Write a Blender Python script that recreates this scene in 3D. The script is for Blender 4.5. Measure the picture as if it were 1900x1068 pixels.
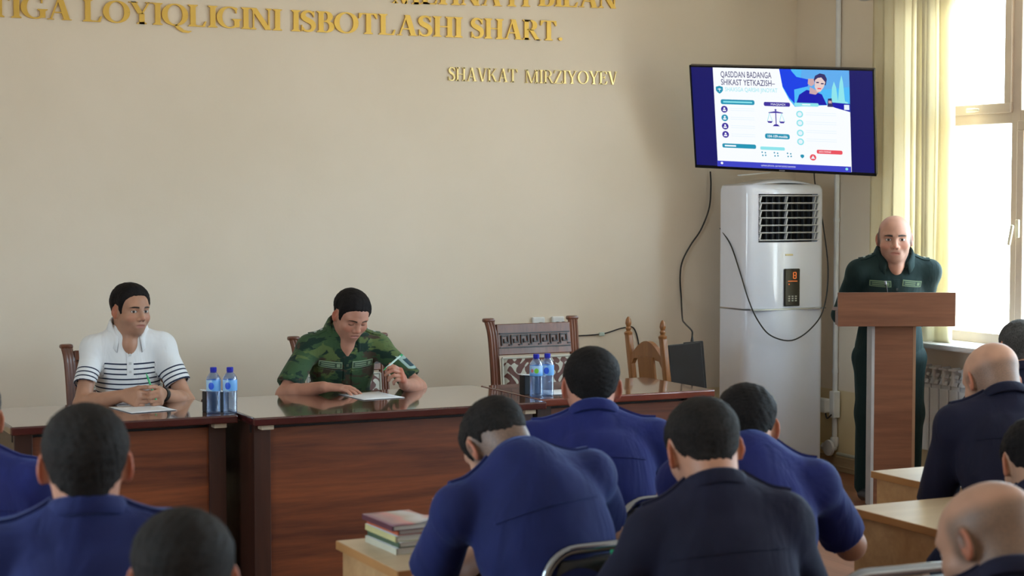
import bpy, bmesh, math, random
import numpy as np
from mathutils import Vector, Matrix

for _o in list(bpy.data.objects):
    bpy.data.objects.remove(_o, do_unlink=True)
SC = bpy.context.scene
COL = SC.collection
R_ = math.radians
random.seed(7)

# ------------------------------------------------------------------ camera, sky, exposure
cam_d = bpy.data.cameras.new('camera')
cam = bpy.data.objects.new('camera', cam_d)
COL.objects.link(cam)
cam.location = (0.0, 0.0, 1.70)
cam.rotation_euler = (R_(90) - math.atan2(172, 3300), 0.0, -R_(26.0))
cam_d.sensor_width = 36.0
cam_d.lens = 3300.0 / 1900.0 * 36.0
cam_d.clip_start = 0.05
cam_d.clip_end = 200
cam_d.dof.use_dof = True
cam_d.dof.focus_distance = 8.6
cam_d.dof.aperture_fstop = 5.0
SC.camera = cam

world = bpy.data.worlds.new('daylight')
SC.world = world
world.use_nodes = True
_bg = world.node_tree.nodes['Background']
_nt = world.node_tree
_tc = _nt.nodes.new('ShaderNodeTexCoord'); _sx = _nt.nodes.new('ShaderNodeSeparateXYZ'); _rp = _nt.nodes.new('ShaderNodeValToRGB')
_nt.links.new(_tc.outputs['Generated'], _sx.inputs[0])
_mr = _nt.nodes.new('ShaderNodeMapRange'); _mr.inputs[1].default_value = -1; _mr.inputs[2].default_value = 1
_nt.links.new(_sx.outputs[2], _mr.inputs[0]); _nt.links.new(_mr.outputs[0], _rp.inputs[0])
_rp.color_ramp.elements[0].position = 0.47; _rp.color_ramp.elements[0].color = (0.66, 0.66, 0.62, 1)   # sunlit ground
_rp.color_ramp.elements[1].position = 0.52; _rp.color_ramp.elements[1].color = (0.64, 0.82, 1.0, 1)    # bright hazy sky
_nt.links.new(_rp.outputs[0], _bg.inputs[0])
_bg.inputs[1].default_value = 6.0

SC.view_settings.view_transform = 'Standard'
SC.view_settings.look = 'None'
SC.view_settings.gamma = 1.0
SC.view_settings.use_curve_mapping = False
SC.view_settings.exposure = 1.50

SC.cycles.max_bounces = 7
SC.cycles.diffuse_bounces = 5
SC.cycles.glossy_bounces = 3
SC.cycles.transmission_bounces = 4
SC.cycles.transparent_max_bounces = 10
SC.cycles.use_adaptive_sampling = True
SC.cycles.adaptive_threshold = 0.025

# room numbers (metres): back wall, right wall, left wall, rear wall, ceiling
YB, XR, XL, YF, ZC = 9.41, 6.60, -2.20, -2.20, 3.40

# ------------------------------------------------------------------ node helpers and materials
MATS = {}

class NT:
    """tiny wrapper to write node maths compactly"""
    def __init__(self, name):
        self.m = bpy.data.materials.new(name)
        self.m.use_nodes = True
        self.t = self.m.node_tree
        self.b = self.t.nodes['Principled BSDF']
        self.out = self.t.nodes['Material Output']
    def n(self, kind, **kw):
        nd = self.t.nodes.new(kind)
        for k, v in kw.items():
            setattr(nd, k, v)
        return nd
    def put(self, sock, v):
        if isinstance(v, bpy.types.NodeSocket):
            self.t.links.new(v, sock)
        elif isinstance(v, (tuple, list)):
            sock.default_value = tuple(v) + ((1.0,) if len(v) == 3 and len(sock.default_value) == 4 else ())
        else:
            sock.default_value = v
    def m_(self, op, a, b=0.0, c=0.0, clamp=False):
        nd = self.n('ShaderNodeMath', operation=op, use_clamp=clamp)
        self.put(nd.inputs[0], a); self.put(nd.inputs[1], b); self.put(nd.inputs[2], c)
        return nd.outputs[0]
    def step(self, v, lo, hi, a=0.0, b=1.0):
        nd = self.n('ShaderNodeMapRange', interpolation_type='SMOOTHSTEP')
        for s, x in zip(nd.inputs[:5], (v, lo, hi, a, b)):
            self.put(s, x)
        return nd.outputs[0]
    def mix(self, fac, a, b, blend='MIX'):
        nd = self.n('ShaderNodeMix', data_type='RGBA', blend_type=blend)
        self.put(nd.inputs[0], fac); self.put(nd.inputs[6], a); self.put(nd.inputs[7], b)
        return nd.outputs[2]
    def noise(self, scale, detail=3.0, rough=0.5, vec=None, stretch=None, dist=0.0):
        nd = self.n('ShaderNodeTexNoise')
        nd.inputs['Scale'].default_value = scale
        nd.inputs['Detail'].default_value = detail
        nd.inputs['Roughness'].default_value = rough
        nd.inputs['Distortion'].default_value = dist
        v = vec if vec is not None else self.obj()
        if stretch:
            mp = self.n('ShaderNodeMapping')
            mp.inputs['Scale'].default_value = stretch
            self.t.links.new(v, mp.inputs[0]); v = mp.outputs[0]
        self.t.links.new(v, nd.inputs['Vector'])
        return nd.outputs[0]
    def obj(self):
        if not hasattr(self, '_tc'):
            self._tc = self.n('ShaderNodeTexCoord')
        return self._tc.outputs['Object']
    def xyz(self, v):
        nd = self.n('ShaderNodeSeparateXYZ'); self.t.links.new(v, nd.inputs[0])
        return nd.outputs[0], nd.outputs[1], nd.outputs[2]
    def attr(self, name):
        nd = self.n('ShaderNodeAttribute', attribute_name=name)
        return nd
    def ramp(self, fac, stops, interp='LINEAR'):
        nd = self.n('ShaderNodeValToRGB')
        cr = nd.color_ramp; cr.interpolation = interp
        while len(cr.elements) < len(stops):
            cr.elements.new(0.5)
        for e, (p, c) in zip(cr.elements, stops):
            e.position = p; e.color = tuple(c) + (1.0,)
        self.put(nd.inputs[0], fac)
        return nd.outputs[0]
    def bump(self, h, strength=0.3, dist=0.01):
        nd = self.n('ShaderNodeBump')
        nd.inputs['Strength'].default_value = strength
        nd.inputs['Distance'].default_value = dist
        self.put(nd.inputs['Height'], h)
        self.t.links.new(nd.outputs[0], self.b.inputs['Normal'])
    def set(self, **kw):
        names = dict(color='Base Color', rough='Roughness', metal='Metallic', spec='Specular IOR Level',
                     trans='Transmission Weight', ior='IOR', coat='Coat Weight', coat_r='Coat Roughness',
                     sheen='Sheen Weight', sheen_r='Sheen Roughness', sub='Subsurface Weight',
                     emit='Emission Color', emit_s='Emission Strength', alpha='Alpha', sheen_c='Sheen Tint')
        for k, v in kw.items():
            self.put(self.b.inputs[names[k]], v)
        return self

def simple(name, color, rough=0.5, var=0.06, bump=0.0, bscale=60, **kw):
    """one-colour material with a little procedural variation"""
    if name in MATS:
        return MATS[name]
    t = NT(name)
    nz = t.noise(9.0, 3)
    d = tuple(max(0, c * (1 - var)) for c in color)
    u = tuple(min(1, c * (1 + var)) for c in color)
    t.set(color=t.mix(t.step(nz, 0.3, 0.7), d, u), rough=rough, **kw)
    if bump:
        t.bump(t.noise(bscale, 2), bump, 0.004)
    MATS[name] = t.m
    return t.m

def wood(name, dark, light, scale=1.0, axis='X', rough=0.3, coat=0.0, spec=0.5):
    if name in MATS:
        return MATS[name]
    t = NT(name)
    st = {'X': (0.6, 9, 9), 'Z': (9, 9, 0.6), 'Y': (9, 0.6, 9)}[axis]
    a = t.noise(1.1 * scale, 5, 0.6, stretch=st, dist=0.6)
    b = t.noise(7.0 * scale, 4, 0.6, stretch=st)
    v = t.m_('ADD', t.m_('MULTIPLY', a, 0.75), t.m_('MULTIPLY', b, 0.3))
    t.set(color=t.ramp(v, [(0.36, dark), (0.52, tuple((p + q) / 2 for p, q in zip(dark, light))), (0.66, light)]),
          rough=rough, coat=coat, coat_r=0.08, spec=spec)
    t.bump(b, 0.05, 0.002)
    MATS[name] = t.m
    return t.m

# ------------------------------------------------------------------ object helpers
def link(name, me, parent=None, loc=(0, 0, 0), rot=(0, 0, 0)):
    o = bpy.data.objects.new(name, me)
    COL.objects.link(o)
    o.location = loc
    o.rotation_euler = rot
    if parent is not None:
        o.parent = parent
    return o

def thing(name, label, cat, loc=(0, 0, 0), rz=0.0, group=None):
    o = bpy.data.objects.new(name, None)
    o.empty_display_size = 0.1
    COL.objects.link(o)
    o.location = loc
    o.rotation_euler = (0, 0, rz)
    return tag(o, label, cat, group)

def tag(o, label, cat, group=None, kind=None):
    o['label'] = label
    o['category'] = cat
    if group: o['group'] = group
    if kind: o['kind'] = kind
    return o

def struct(o, label=None):
    o['kind'] = 'structure'
    if label: o['label'] = label
    return o

def copy_tree(root, parent=None):
    c = root.copy()
    COL.objects.link(c)
    c.parent = parent
    for ch in list(root.children):
        copy_tree(ch, c)
    return c

class MB:
    """collects shapes of ONE part into one bmesh"""
    def __init__(self):
        self.bm = bmesh.new()
    def box(self, c, s, rot=None, bev=0.0, seg=2, taper=None):
        m = Matrix.Translation(c)
        if rot: m = m @ Matrix.Rotation(rot[2], 4, 'Z') @ Matrix.Rotation(rot[1], 4, 'Y') @ Matrix.Rotation(rot[0], 4, 'X')
        b = bmesh.new()
        bmesh.ops.create_cube(b, size=1.0)
        for v in b.verts:
            if taper and v.co.z > 0:
                v.co.x *= taper[0]; v.co.y *= taper[1]
            v.co = Vector((v.co.x * s[0], v.co.y * s[1], v.co.z * s[2]))
        if bev > 0:
            bmesh.ops.bevel(b, geom=b.edges[:], offset=bev, segments=seg, affect='EDGES', profile=0.5)
        b.transform(m)
        self._merge(b)
        return self
    def _merge(self, b):
        me = bpy.data.meshes.new('tmp')
        b.to_mesh(me); b.free()
        self.bm.from_mesh(me)
        bpy.data.meshes.remove(me)
    def tube(self, pts, r, seg=8, closed=False, rs=None):
        pts = [Vector(p) for p in pts]
        n = len(pts); rings = []; prev = None
        for i, p in enumerate(pts):
            if closed: t = pts[(i + 1) % n] - pts[i - 1]
            else: t = pts[min(i + 1, n - 1)] - pts[max(i - 1, 0)]
            t.normalize()
            if prev is None:
                a = Vector((0, 0, 1)) if abs(t.z) < 0.9 else Vector((1, 0, 0))
                u = t.cross(a).normalized()
            else:
                u = (prev - t * prev.dot(t)).normalized()
            prev = u
            w = t.cross(u)
            rr = rs[i] if rs else r
            rings.append([self.bm.verts.new(p + (u * math.cos(2 * math.pi * k / seg) + w * math.sin(2 * math.pi * k / seg)) * rr) for k in range(seg)])
        for i in range(n if closed else n - 1):
            a, b = rings[i], rings[(i + 1) % n]
            for k in range(seg):
                self.bm.faces.new((a[k], a[(k + 1) % seg], b[(k + 1) % seg], b[k]))
        if not closed:
            self.bm.faces.new(rings[0][::-1]); self.bm.faces.new(rings[-1])
        return self
    def lathe(self, prof, seg=20, c=(0, 0, 0), m=None, cap=True):
        rings = []
        for r, z in prof:
            ring = []
            for k in range(seg):
                p = Vector((r * math.cos(2 * math.pi * k / seg), r * math.sin(2 * math.pi * k / seg), z))
                if m is not None: p = m @ p
                ring.append(self.bm.verts.new(p + Vector(c)))
            rings.append(ring)
        for a, b in zip(rings, rings[1:]):
            for k in range(seg):
                self.bm.faces.new((a[k], a[(k + 1) % seg], b[(k + 1) % seg], b[k]))
        if cap:
            self.bm.faces.new(rings[0][::-1]); self.bm.faces.new(rings[-1])
        return self
    def prism(self, poly, y0, y1, m=None):
        """polygon in x,z extruded along y"""
        va = [self.bm.verts.new((x, y0, z)) for x, z in poly]
        vb = [self.bm.verts.new((x, y1, z)) for x, z in poly]
        if m is not None:
            for v in va + vb: v.co = m @ v.co
        n = len(poly)
        self.bm.faces.new(va); self.bm.faces.new(vb[::-1])
        for i in range(n):
            self.bm.faces.new((va[i], vb[i], vb[(i + 1) % n], va[(i + 1) % n]))
        return self
    def ribbon(self, pts, ws, y0, y1):
        """flat ribbon in x,z of varying width, extruded along y"""
        L, Rr = [], []
        n = len(pts)
        for i, (x, z) in enumerate(pts):
            x0, z0 = pts[max(i - 1, 0)]; x1, z1 = pts[min(i + 1, n - 1)]
            d = math.hypot(x1 - x0, z1 - z0) or 1.0
            nx, nz = -(z1 - z0) / d, (x1 - x0) / d
            w = ws[i] / 2
            L.append((x + nx * w, z + nz * w)); Rr.append((x - nx * w, z - nz * w))
        for i in range(n - 1):
            self.prism([L[i], L[i + 1], Rr[i + 1], Rr[i]], y0, y1)
        return self
    def grid(self, f, nu, nv):
        vs = [[self.bm.verts.new(f(i / (nu - 1), j / (nv - 1))) for j in range(nv)] for i in range(nu)]
        for i in range(nu - 1):
            for j in range(nv - 1):
                self.bm.faces.new((vs[i][j], vs[i + 1][j], vs[i + 1][j + 1], vs[i][j + 1]))
        return self
    def build(self, name, mat, parent=None, loc=(0, 0, 0), rot=(0, 0, 0), smooth=False, solid=0.0, normals=True):
        if normals:
            bmesh.ops.recalc_face_normals(self.bm, faces=self.bm.faces[:])
        me = bpy.data.meshes.new(name)
        self.bm.to_mesh(me); self.bm.free()
        me.materials.append(mat)
        if smooth:
            me.shade_smooth()
            if smooth != 'all':
                try: me.set_sharp_from_angle(angle=R_(38))
                except Exception: pass
        o = link(name, me, parent, loc, rot)
        if solid:
            md = o.modifiers.new('solid', 'SOLIDIFY'); md.thickness = solid; md.offset = 0
        return o

def spline(pts, n=8):
    """Catmull-Rom through points"""
    P = [Vector(p) for p in pts]
    P = [P[0] * 2 - P[1]] + P + [P[-1] * 2 - P[-2]]
    out = []
    for i in range(1, len(P) - 2):
        a, b, c, d = P[i - 1], P[i], P[i + 1], P[i + 2]
        for k in range(n):
            t = k / n
            out.append(0.5 * ((2 * b) + (c - a) * t + (2 * a - 5 * b + 4 * c - d) * t * t + (-a + 3 * b - 3 * c + d) * t ** 3))
    out.append(P[-2])
    return out
# ------------------------------------------------------------------ implicit surfaces (for the people)
class Field:
    def __init__(self, lo, hi, h, big=0.08):
        self.lo = np.array(lo, float); self.h = h; self.big = big
        self.n = np.maximum(np.ceil((np.array(hi) - self.lo) / h).astype(int) + 1, 4)
        self.f = np.full(self.n, big, np.float32)
        self.ax = [(self.lo[i] + h * np.arange(self.n[i])).astype(np.float32) for i in range(3)]
    def sub(self, lo, hi):
        a = np.clip(np.floor((np.array(lo) - self.lo) / self.h).astype(int), 0, self.n)
        b = np.clip(np.ceil((np.array(hi) - self.lo) / self.h).astype(int) + 1, 0, self.n)
        sl = tuple(slice(p, q) for p, q in zip(a, b))
        return sl, self.ax[0][sl[0]][:, None, None], self.ax[1][sl[1]][None, :, None], self.ax[2][sl[2]][None, None, :]
    def add(self, prim, k=0.02, op='u'):
        fn, lo, hi = prim
        mg = k + 4 * self.h
        sl, X, Y, Z = self.sub(np.array(lo) - mg, np.array(hi) + mg)
        cur = self.f[sl]
        if cur.size == 0: return self
        d = fn(X, Y, Z)
        if op == 'u':
            t = np.maximum(k - np.abs(cur - d), 0) / k
            self.f[sl] = np.minimum(cur, d) - t * t * (k * 0.25)
        elif op == 's':
            d = -d
            t = np.maximum(k - np.abs(cur - d), 0) / k
            self.f[sl] = np.maximum(cur, d) + t * t * (k * 0.25)
        return self
    def mesh(self):
        """surface nets"""
        f = self.f; s = f < 0
        c = [s[i:s.shape[0] - 1 + i, j:s.shape[1] - 1 + j, k:s.shape[2] - 1 + k] for i in (0, 1) for j in (0, 1) for k in (0, 1)]
        anyc = c[0].copy(); allc = c[0].copy()
        for q in c[1:]:
            anyc |= q; allc &= q
        cells = np.argwhere(anyc & ~allc)
        idx = np.full(anyc.shape, -1, np.int32)
        idx[cells[:, 0], cells[:, 1], cells[:, 2]] = np.arange(len(cells))
        offs = np.array([(i, j, k) for i in (0, 1) for j in (0, 1) for k in (0, 1)])
        val = np.stack([f[cells[:, 0] + o[0], cells[:, 1] + o[1], cells[:, 2] + o[2]] for o in offs], 1)
        acc = np.zeros((len(cells), 3)); cnt = np.zeros(len(cells))
        for a in range(8):
            for b in range(a + 1, 8):
                if np.abs(offs[a] - offs[b]).sum() != 1: continue
                va, vb = val[:, a], val[:, b]
                m = (va < 0) != (vb < 0)
                t = np.where(m, va / np.where(m, va - vb, 1), 0)
                p = offs[a] + t[:, None] * (offs[b] - offs[a])
                acc += p * m[:, None]; cnt += m
        verts = self.lo + (cells + acc / cnt[:, None]) * self.h
        quads = []
        for ax in range(3):
            o1, o2 = [(1, 2), (2, 0), (0, 1)][ax]
            a = [slice(1, -1)] * 3; b = [slice(1, -1)] * 3
            a[ax] = slice(0, -1); b[ax] = slice(1, None)
            sa, sb = s[tuple(a)], s[tuple(b)]
            e = np.argwhere(sa != sb)
            flip = ~sa[e[:, 0], e[:, 1], e[:, 2]]
            e = e + 1; e[:, ax] -= 1
            def cell(d1, d2):
                q = e.copy(); q[:, o1] += d1; q[:, o2] += d2
                return idx[q[:, 0], q[:, 1], q[:, 2]]
            q = np.stack([cell(-1, -1), cell(0, -1), cell(0, 0), cell(-1, 0)], 1)
            q[flip] = q[flip][:, ::-1]
            quads.append(q)
        quads = np.concatenate(quads)
        quads = quads[(quads >= 0).all(1)]
        return verts, quads

def np_mesh(name, verts, quads):
    me = bpy.data.meshes.new(name)
    n, m = len(verts), len(quads)
    me.vertices.add(n); me.vertices.foreach_set('co', np.ascontiguousarray(verts, np.float32).ravel())
    me.loops.add(m * 4); me.loops.foreach_set('vertex_index', np.ascontiguousarray(quads, np.int32).ravel())
    me.polygons.add(m)
    me.polygons.foreach_set('loop_start', np.arange(0, m * 4, 4, dtype=np.int32))
    me.update(calc_edges=True)
    me.validate()
    me.shade_smooth()
    return me

def vattr(me, name, arr):
    a = me.attributes.new(name, 'FLOAT_VECTOR', 'POINT')
    a.data.foreach_set('vector', np.ascontiguousarray(arr, np.float32).ravel())

V = lambda *a: np.array(a, float)
def unit(v):
    v = np.asarray(v, float); return v / (np.linalg.norm(v) + 1e-9)
def rot(axis, a):
    c, s = math.cos(a), math.sin(a)
    if axis == 'x': return np.array([[1, 0, 0], [0, c, -s], [0, s, c]])
    if axis == 'y': return np.array([[c, 0, s], [0, 1, 0], [-s, 0, c]])
    return np.array([[c, -s, 0], [s, c, 0], [0, 0, 1]])

def cone(a, b, ra, rb, flat=None):
    """tapered capsule; flat=(p, n) trims it by a plane"""
    a, b = V(*a), V(*b); ab = b - a; L = float(ab @ ab) + 1e-12
    def fn(X, Y, Z):
        px, py, pz = X - a[0], Y - a[1], Z - a[2]
        t = np.clip((px * ab[0] + py * ab[1] + pz * ab[2]) / L, 0, 1)
        d = np.sqrt((px - t * ab[0]) ** 2 + (py - t * ab[1]) ** 2 + (pz - t * ab[2]) ** 2) - (ra + t * (rb - ra))
        if flat is not None:
            q, n = flat
            d = np.maximum(d, (X - q[0]) * n[0] + (Y - q[1]) * n[1] + (Z - q[2]) * n[2])
        return d
    r = max(ra, rb)
    return fn, np.minimum(a, b) - r, np.maximum(a, b) + r

def ell(c, r, M=None):
    c = V(*c); r = V(*r); M = np.eye(3) if M is None else M
    def fn(X, Y, Z):
        px, py, pz = X - c[0], Y - c[1], Z - c[2]
        q = [px * M[0, i] + py * M[1, i] + pz * M[2, i] for i in range(3)]
        k0 = np.sqrt((q[0] / r[0]) ** 2 + (q[1] / r[1]) ** 2 + (q[2] / r[2]) ** 2)
        k1 = np.sqrt((q[0] / r[0] ** 2) ** 2 + (q[1] / r[1] ** 2) ** 2 + (q[2] / r[2] ** 2) ** 2) + 1e-6
        return k0 * (k0 - 1) / k1
    e = np.abs(M) @ r
    return fn, c - e, c + e

def rbox(c, s, M, rad):
    c = V(*c); s = V(*s) - rad
    def fn(X, Y, Z):
        px, py, pz = X - c[0], Y - c[1], Z - c[2]
        q = [np.abs(px * M[0, i] + py * M[1, i] + pz * M[2, i]) - s[i] for i in range(3)]
        o = np.sqrt(np.maximum(q[0], 0) ** 2 + np.maximum(q[1], 0) ** 2 + np.maximum(q[2], 0) ** 2)
        return o + np.minimum(np.maximum(q[0], np.maximum(q[1], q[2])), 0) - rad
    e = np.abs(M) @ (s + rad)
    return fn, c - e, c + e

# head prims in the head's own frame: x right, y to the face, z up; origin between the ears
def head_prims(wide=1.0, jaw=1.0, nose=1.0, chin=1.0, cheek=1.0):
    P = []
    w = wide
    P += [('ell', (0, -0.016, 0.036), (0.079 * w, 0.097, 0.079), 0.02),
          ('ell', (0, 0.020, 0.004), (0.069 * w, 0.076, 0.092), 0.03),
          ('ell', (0, 0.032, -0.056), (0.060 * w * jaw, 0.056, 0.046), 0.03),
          ('ell', (0, 0.068, -0.088), (0.026 * jaw * chin, 0.024, 0.022), 0.03),
          ('ell', (0.042 * w, 0.058, -0.026), (0.026 * cheek, 0.026, 0.026), 0.02),
          ('ell', (-0.042 * w, 0.058, -0.026), (0.026 * cheek, 0.026, 0.026), 0.02),
          ('cone', (-0.046 * w, 0.070, 0.028), (-0.012, 0.088, 0.026), 0.011, 0.010, 0.014),
          ('cone', (0.046 * w, 0.070, 0.028), (0.012, 0.088, 0.026), 0.011, 0.010, 0.014),
          ('cut', (0.033 * w, 0.098, 0.006), (0.019, 0.020, 0.012), 0.014),
          ('cut', (-0.033 * w, 0.098, 0.006), (0.019, 0.020, 0.012), 0.014),
          ('ell', (0.033 * w, 0.074, 0.006), (0.0150, 0.0135, 0.0125), 0.004),
          ('ell', (-0.033 * w, 0.074, 0.006), (0.0150, 0.0135, 0.0125), 0.004),
          ('cone', (0, 0.090, 0.018), (0, 0.1085, -0.022), 0.008, 0.0115 * nose, 0.012),
          ('ell', (0.0125 * nose, 0.099, -0.030), (0.0095, 0.011, 0.0085), 0.008),
          ('ell', (-0.0125 * nose, 0.099, -0.030), (0.0095, 0.011, 0.0085), 0.008),
          ('ell', (0, 0.084, -0.060), (0.030, 0.015, 0.020), 0.016),
          ('cone', (-0.020, 0.0880, -0.0575), (0.020, 0.0880, -0.0575), 0.0058, 0.0058, 0.006),
          ('cone', (-0.016, 0.0885, -0.0675), (0.016, 0.0885, -0.0675), 0.0066, 0.0066, 0.006),
          ('cutc', (-0.021, 0.0975, -0.0622), (0.021, 0.0975, -0.0622), 0.0034, 0.0034, 0.004)]
    for s in (-1, 1):
        # ear: a shell with a rim and a hollow
        P += [('ear', s, w)]
    return P

def add_head(F, Ho, Hm, hs, prims, ears=True):
    tr = lambda p: Ho + Hm @ (V(*p) * hs)
    for p in prims:
        if p[0] == 'ell': F.add(ell(tr(p[1]), V(*p[2]) * hs, Hm), p[3] * hs)
        elif p[0] == 'cut': F.add(ell(tr(p[1]), V(*p[2]) * hs, Hm), p[3] * hs, 's')
        elif p[0] == 'cone': F.add(cone(tr(p[1]), tr(p[2]), p[3] * hs, p[4] * hs), p[5] * hs)
        elif p[0] == 'cutc': F.add(cone(tr(p[1]), tr(p[2]), p[3] * hs, p[4] * hs), p[5] * hs, 's')
        elif p[0] == 'ear' and ears:
            s, w = p[1], p[2]
            M = Hm @ rot('z', s * R_(33)) @ rot('x', R_(-12))
            c = V(s * 0.0825 * w, -0.008, 0.000)
            F.add(ell(tr(c), V(0.0075, 0.019, 0.031) * hs, M), 0.006 * hs)
            F.add(ell(tr(V(s * 0.073 * w, 0.002, -0.002)), V(0.012, 0.013, 0.024) * hs, M), 0.012 * hs)
            F.add(ell(tr(c + V(0, 0.004, -0.026)), V(0.0065, 0.010, 0.012) * hs, M), 0.008 * hs)
            F.add(ell(tr(c + V(s * 0.0065, 0.003, 0.003)), V(0.0055, 0.011, 0.019) * hs, M), 0.004 * hs, 's')

HAIR_Y = [-0.12, -0.085, -0.05, -0.034, -0.022, 0.0, 0.016, 0.024, 0.034, 0.046, 0.060, 0.075, 0.11]
HAIR_Z = [-0.055, -0.055, -0.046, -0.020, 0.030, 0.036, 0.026, -0.012, -0.014, 0.034, 0.060, 0.070, 0.076]

def hair_mesh(Ho, Hm, hs, wide, thick=0.008, top=0.0, line=0.0, nape=0.0, h=0.0036, seed=1, rough=0.0016):
    """cap of short hair: an inflated skull cut off along the hairline"""
    F = Field(Ho - 0.155 * hs, Ho + 0.155 * hs, h, 0.05)
    X, Y, Z = F.ax[0][:, None, None] - Ho[0], F.ax[1][None, :, None] - Ho[1], F.ax[2][None, None, :] - Ho[2]
    q = [(X * Hm[0, i] + Y * Hm[1, i] + Z * Hm[2, i]) / hs for i in range(3)]
    w = wide
    def el(c, r):
        a = [(q[i] - c[i]) / r[i] for i in range(3)]
        k0 = np.sqrt(a[0] ** 2 + a[1] ** 2 + a[2] ** 2)
        k1 = np.sqrt(sum((a[i] / r[i]) ** 2 for i in range(3))) + 1e-6
        return k0 * (k0 - 1) / k1
    d1 = el((0, -0.016, 0.036), (0.079 * w, 0.097, 0.079)); d2 = el((0, 0.016, 0.004), (0.069 * w, 0.080, 0.092))
    d3 = el((0, -0.045, -0.03), (0.058 * w, 0.052, 0.06))
    k = 0.03
    def smin(a, b):
        t = np.maximum(k - np.abs(a - b), 0) / k
        return np.minimum(a, b) - t * t * k * 0.25
    d = smin(smin(d1, d2), d3)
    zl = list(HAIR_Z)
    for i in (9, 10, 11, 12): zl[i] += line
    for i in (0, 1, 2): zl[i] += nape
    zb = np.interp(q[1].ravel(), HAIR_Y, zl).reshape(q[1].shape).astype(np.float32)
    zb = zb + (np.clip(np.abs(q[0]) - 0.030, 0, 1) * 0.75 * (np.clip((-0.02 - q[1]) / 0.04, 0, 1))).astype(np.float32)
    up = np.clip((q[2] - zb) / 0.07, 0, 1)
    up = up * up * (3 - 2 * up)
    t = 0.0035 + thick * up + top * np.clip((q[2] - 0.06) / 0.06, 0, 1)
    rs = np.random.RandomState(seed)
    nz = 0
    for _ in range(7):
        v = rs.normal(size=3) * rs.uniform(160, 420)
        nz = nz + np.sin(q[0] * v[0] + q[1] * v[1] + q[2] * v[2] + rs.uniform(0, 6))
    d = d - t + nz * rough * 0.25
    cut = (zb - q[2]) * 0.62 + nz * 0.0005
    kk = 0.006
    tt = np.maximum(kk - np.abs(d - cut), 0) / kk
    F.f = ((np.maximum(d, cut) + tt * tt * kk * 0.25) * hs).astype(np.float32)
    return F.mesh()

def hand_prims(wr, d, n, side, curl, spread=0.06, thumb=(0.9, 0.5), s=1.0):
    """wrist, direction to knuckles, palm normal (out of the palm), side: +1 when the thumb lies towards d x n.
    curl: four tuples (knuckle, middle, tip) of bend angles"""
    d = unit(d); n = unit(np.asarray(n) - d * float(np.dot(n, d))); t = np.cross(d, n) * side
    wr = V(*wr)
    out = []
    offs = [0.030, 0.011, -0.009, -0.027]
    lens = [(0.042, 0.025, 0.021), (0.046, 0.029, 0.022), (0.043, 0.027, 0.021), (0.033, 0.020, 0.018)]
    kn = []
    for i, o in enumerate(offs):
        kn.append(wr + d * (0.088 - 0.006 * abs(i - 1)) * s + t * o * s)
    for i in range(4):
        out.append((cone(wr + t * offs[i] * 0.55 * s + d * 0.008, kn[i], 0.0165 * s, 0.0125 * s), 0.014))
    tips = []
    for i in range(4):
        p = kn[i]; ang = 0.0; fd = unit(d + t * spread * (1.5 - i))
        for j in range(3):
            ang += curl[i][j]
            v = fd * math.cos(ang) + n * math.sin(ang)
            q = p + v * lens[i][j] * s
            r0, r1 = (0.0098, 0.0092, 0.0084, 0.0076)[j:j + 2]
            if i == 3: r0 *= 0.88; r1 *= 0.88
            out.append((cone(p, q, r0 * s, r1 * s), 0.003))
            p = q
        tips.append(p)
    p = wr + d * 0.026 * s + t * 0.024 * s
    th, tb = thumb
    v = unit(d * math.cos(th) + t * math.sin(th) + n * 0.35)
    q = p + v * 0.044 * s
    out.append((cone(p, q, 0.0150 * s, 0.0115 * s), 0.012))
    v2 = unit(v + d * tb + n * tb * 0.7)
    q2 = q + v2 * 0.032 * s
    out.append((cone(q, q2, 0.0108 * s, 0.0098 * s), 0.004))
    v3 = unit(v2 + d * tb * 0.5 + n * tb * 0.3)
    out.append((cone(q2, q2 + v3 * 0.024 * s, 0.0098 * s, 0.0080 * s), 0.004))
    return out, tips, q2 + v3 * 0.024 * s
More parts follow.
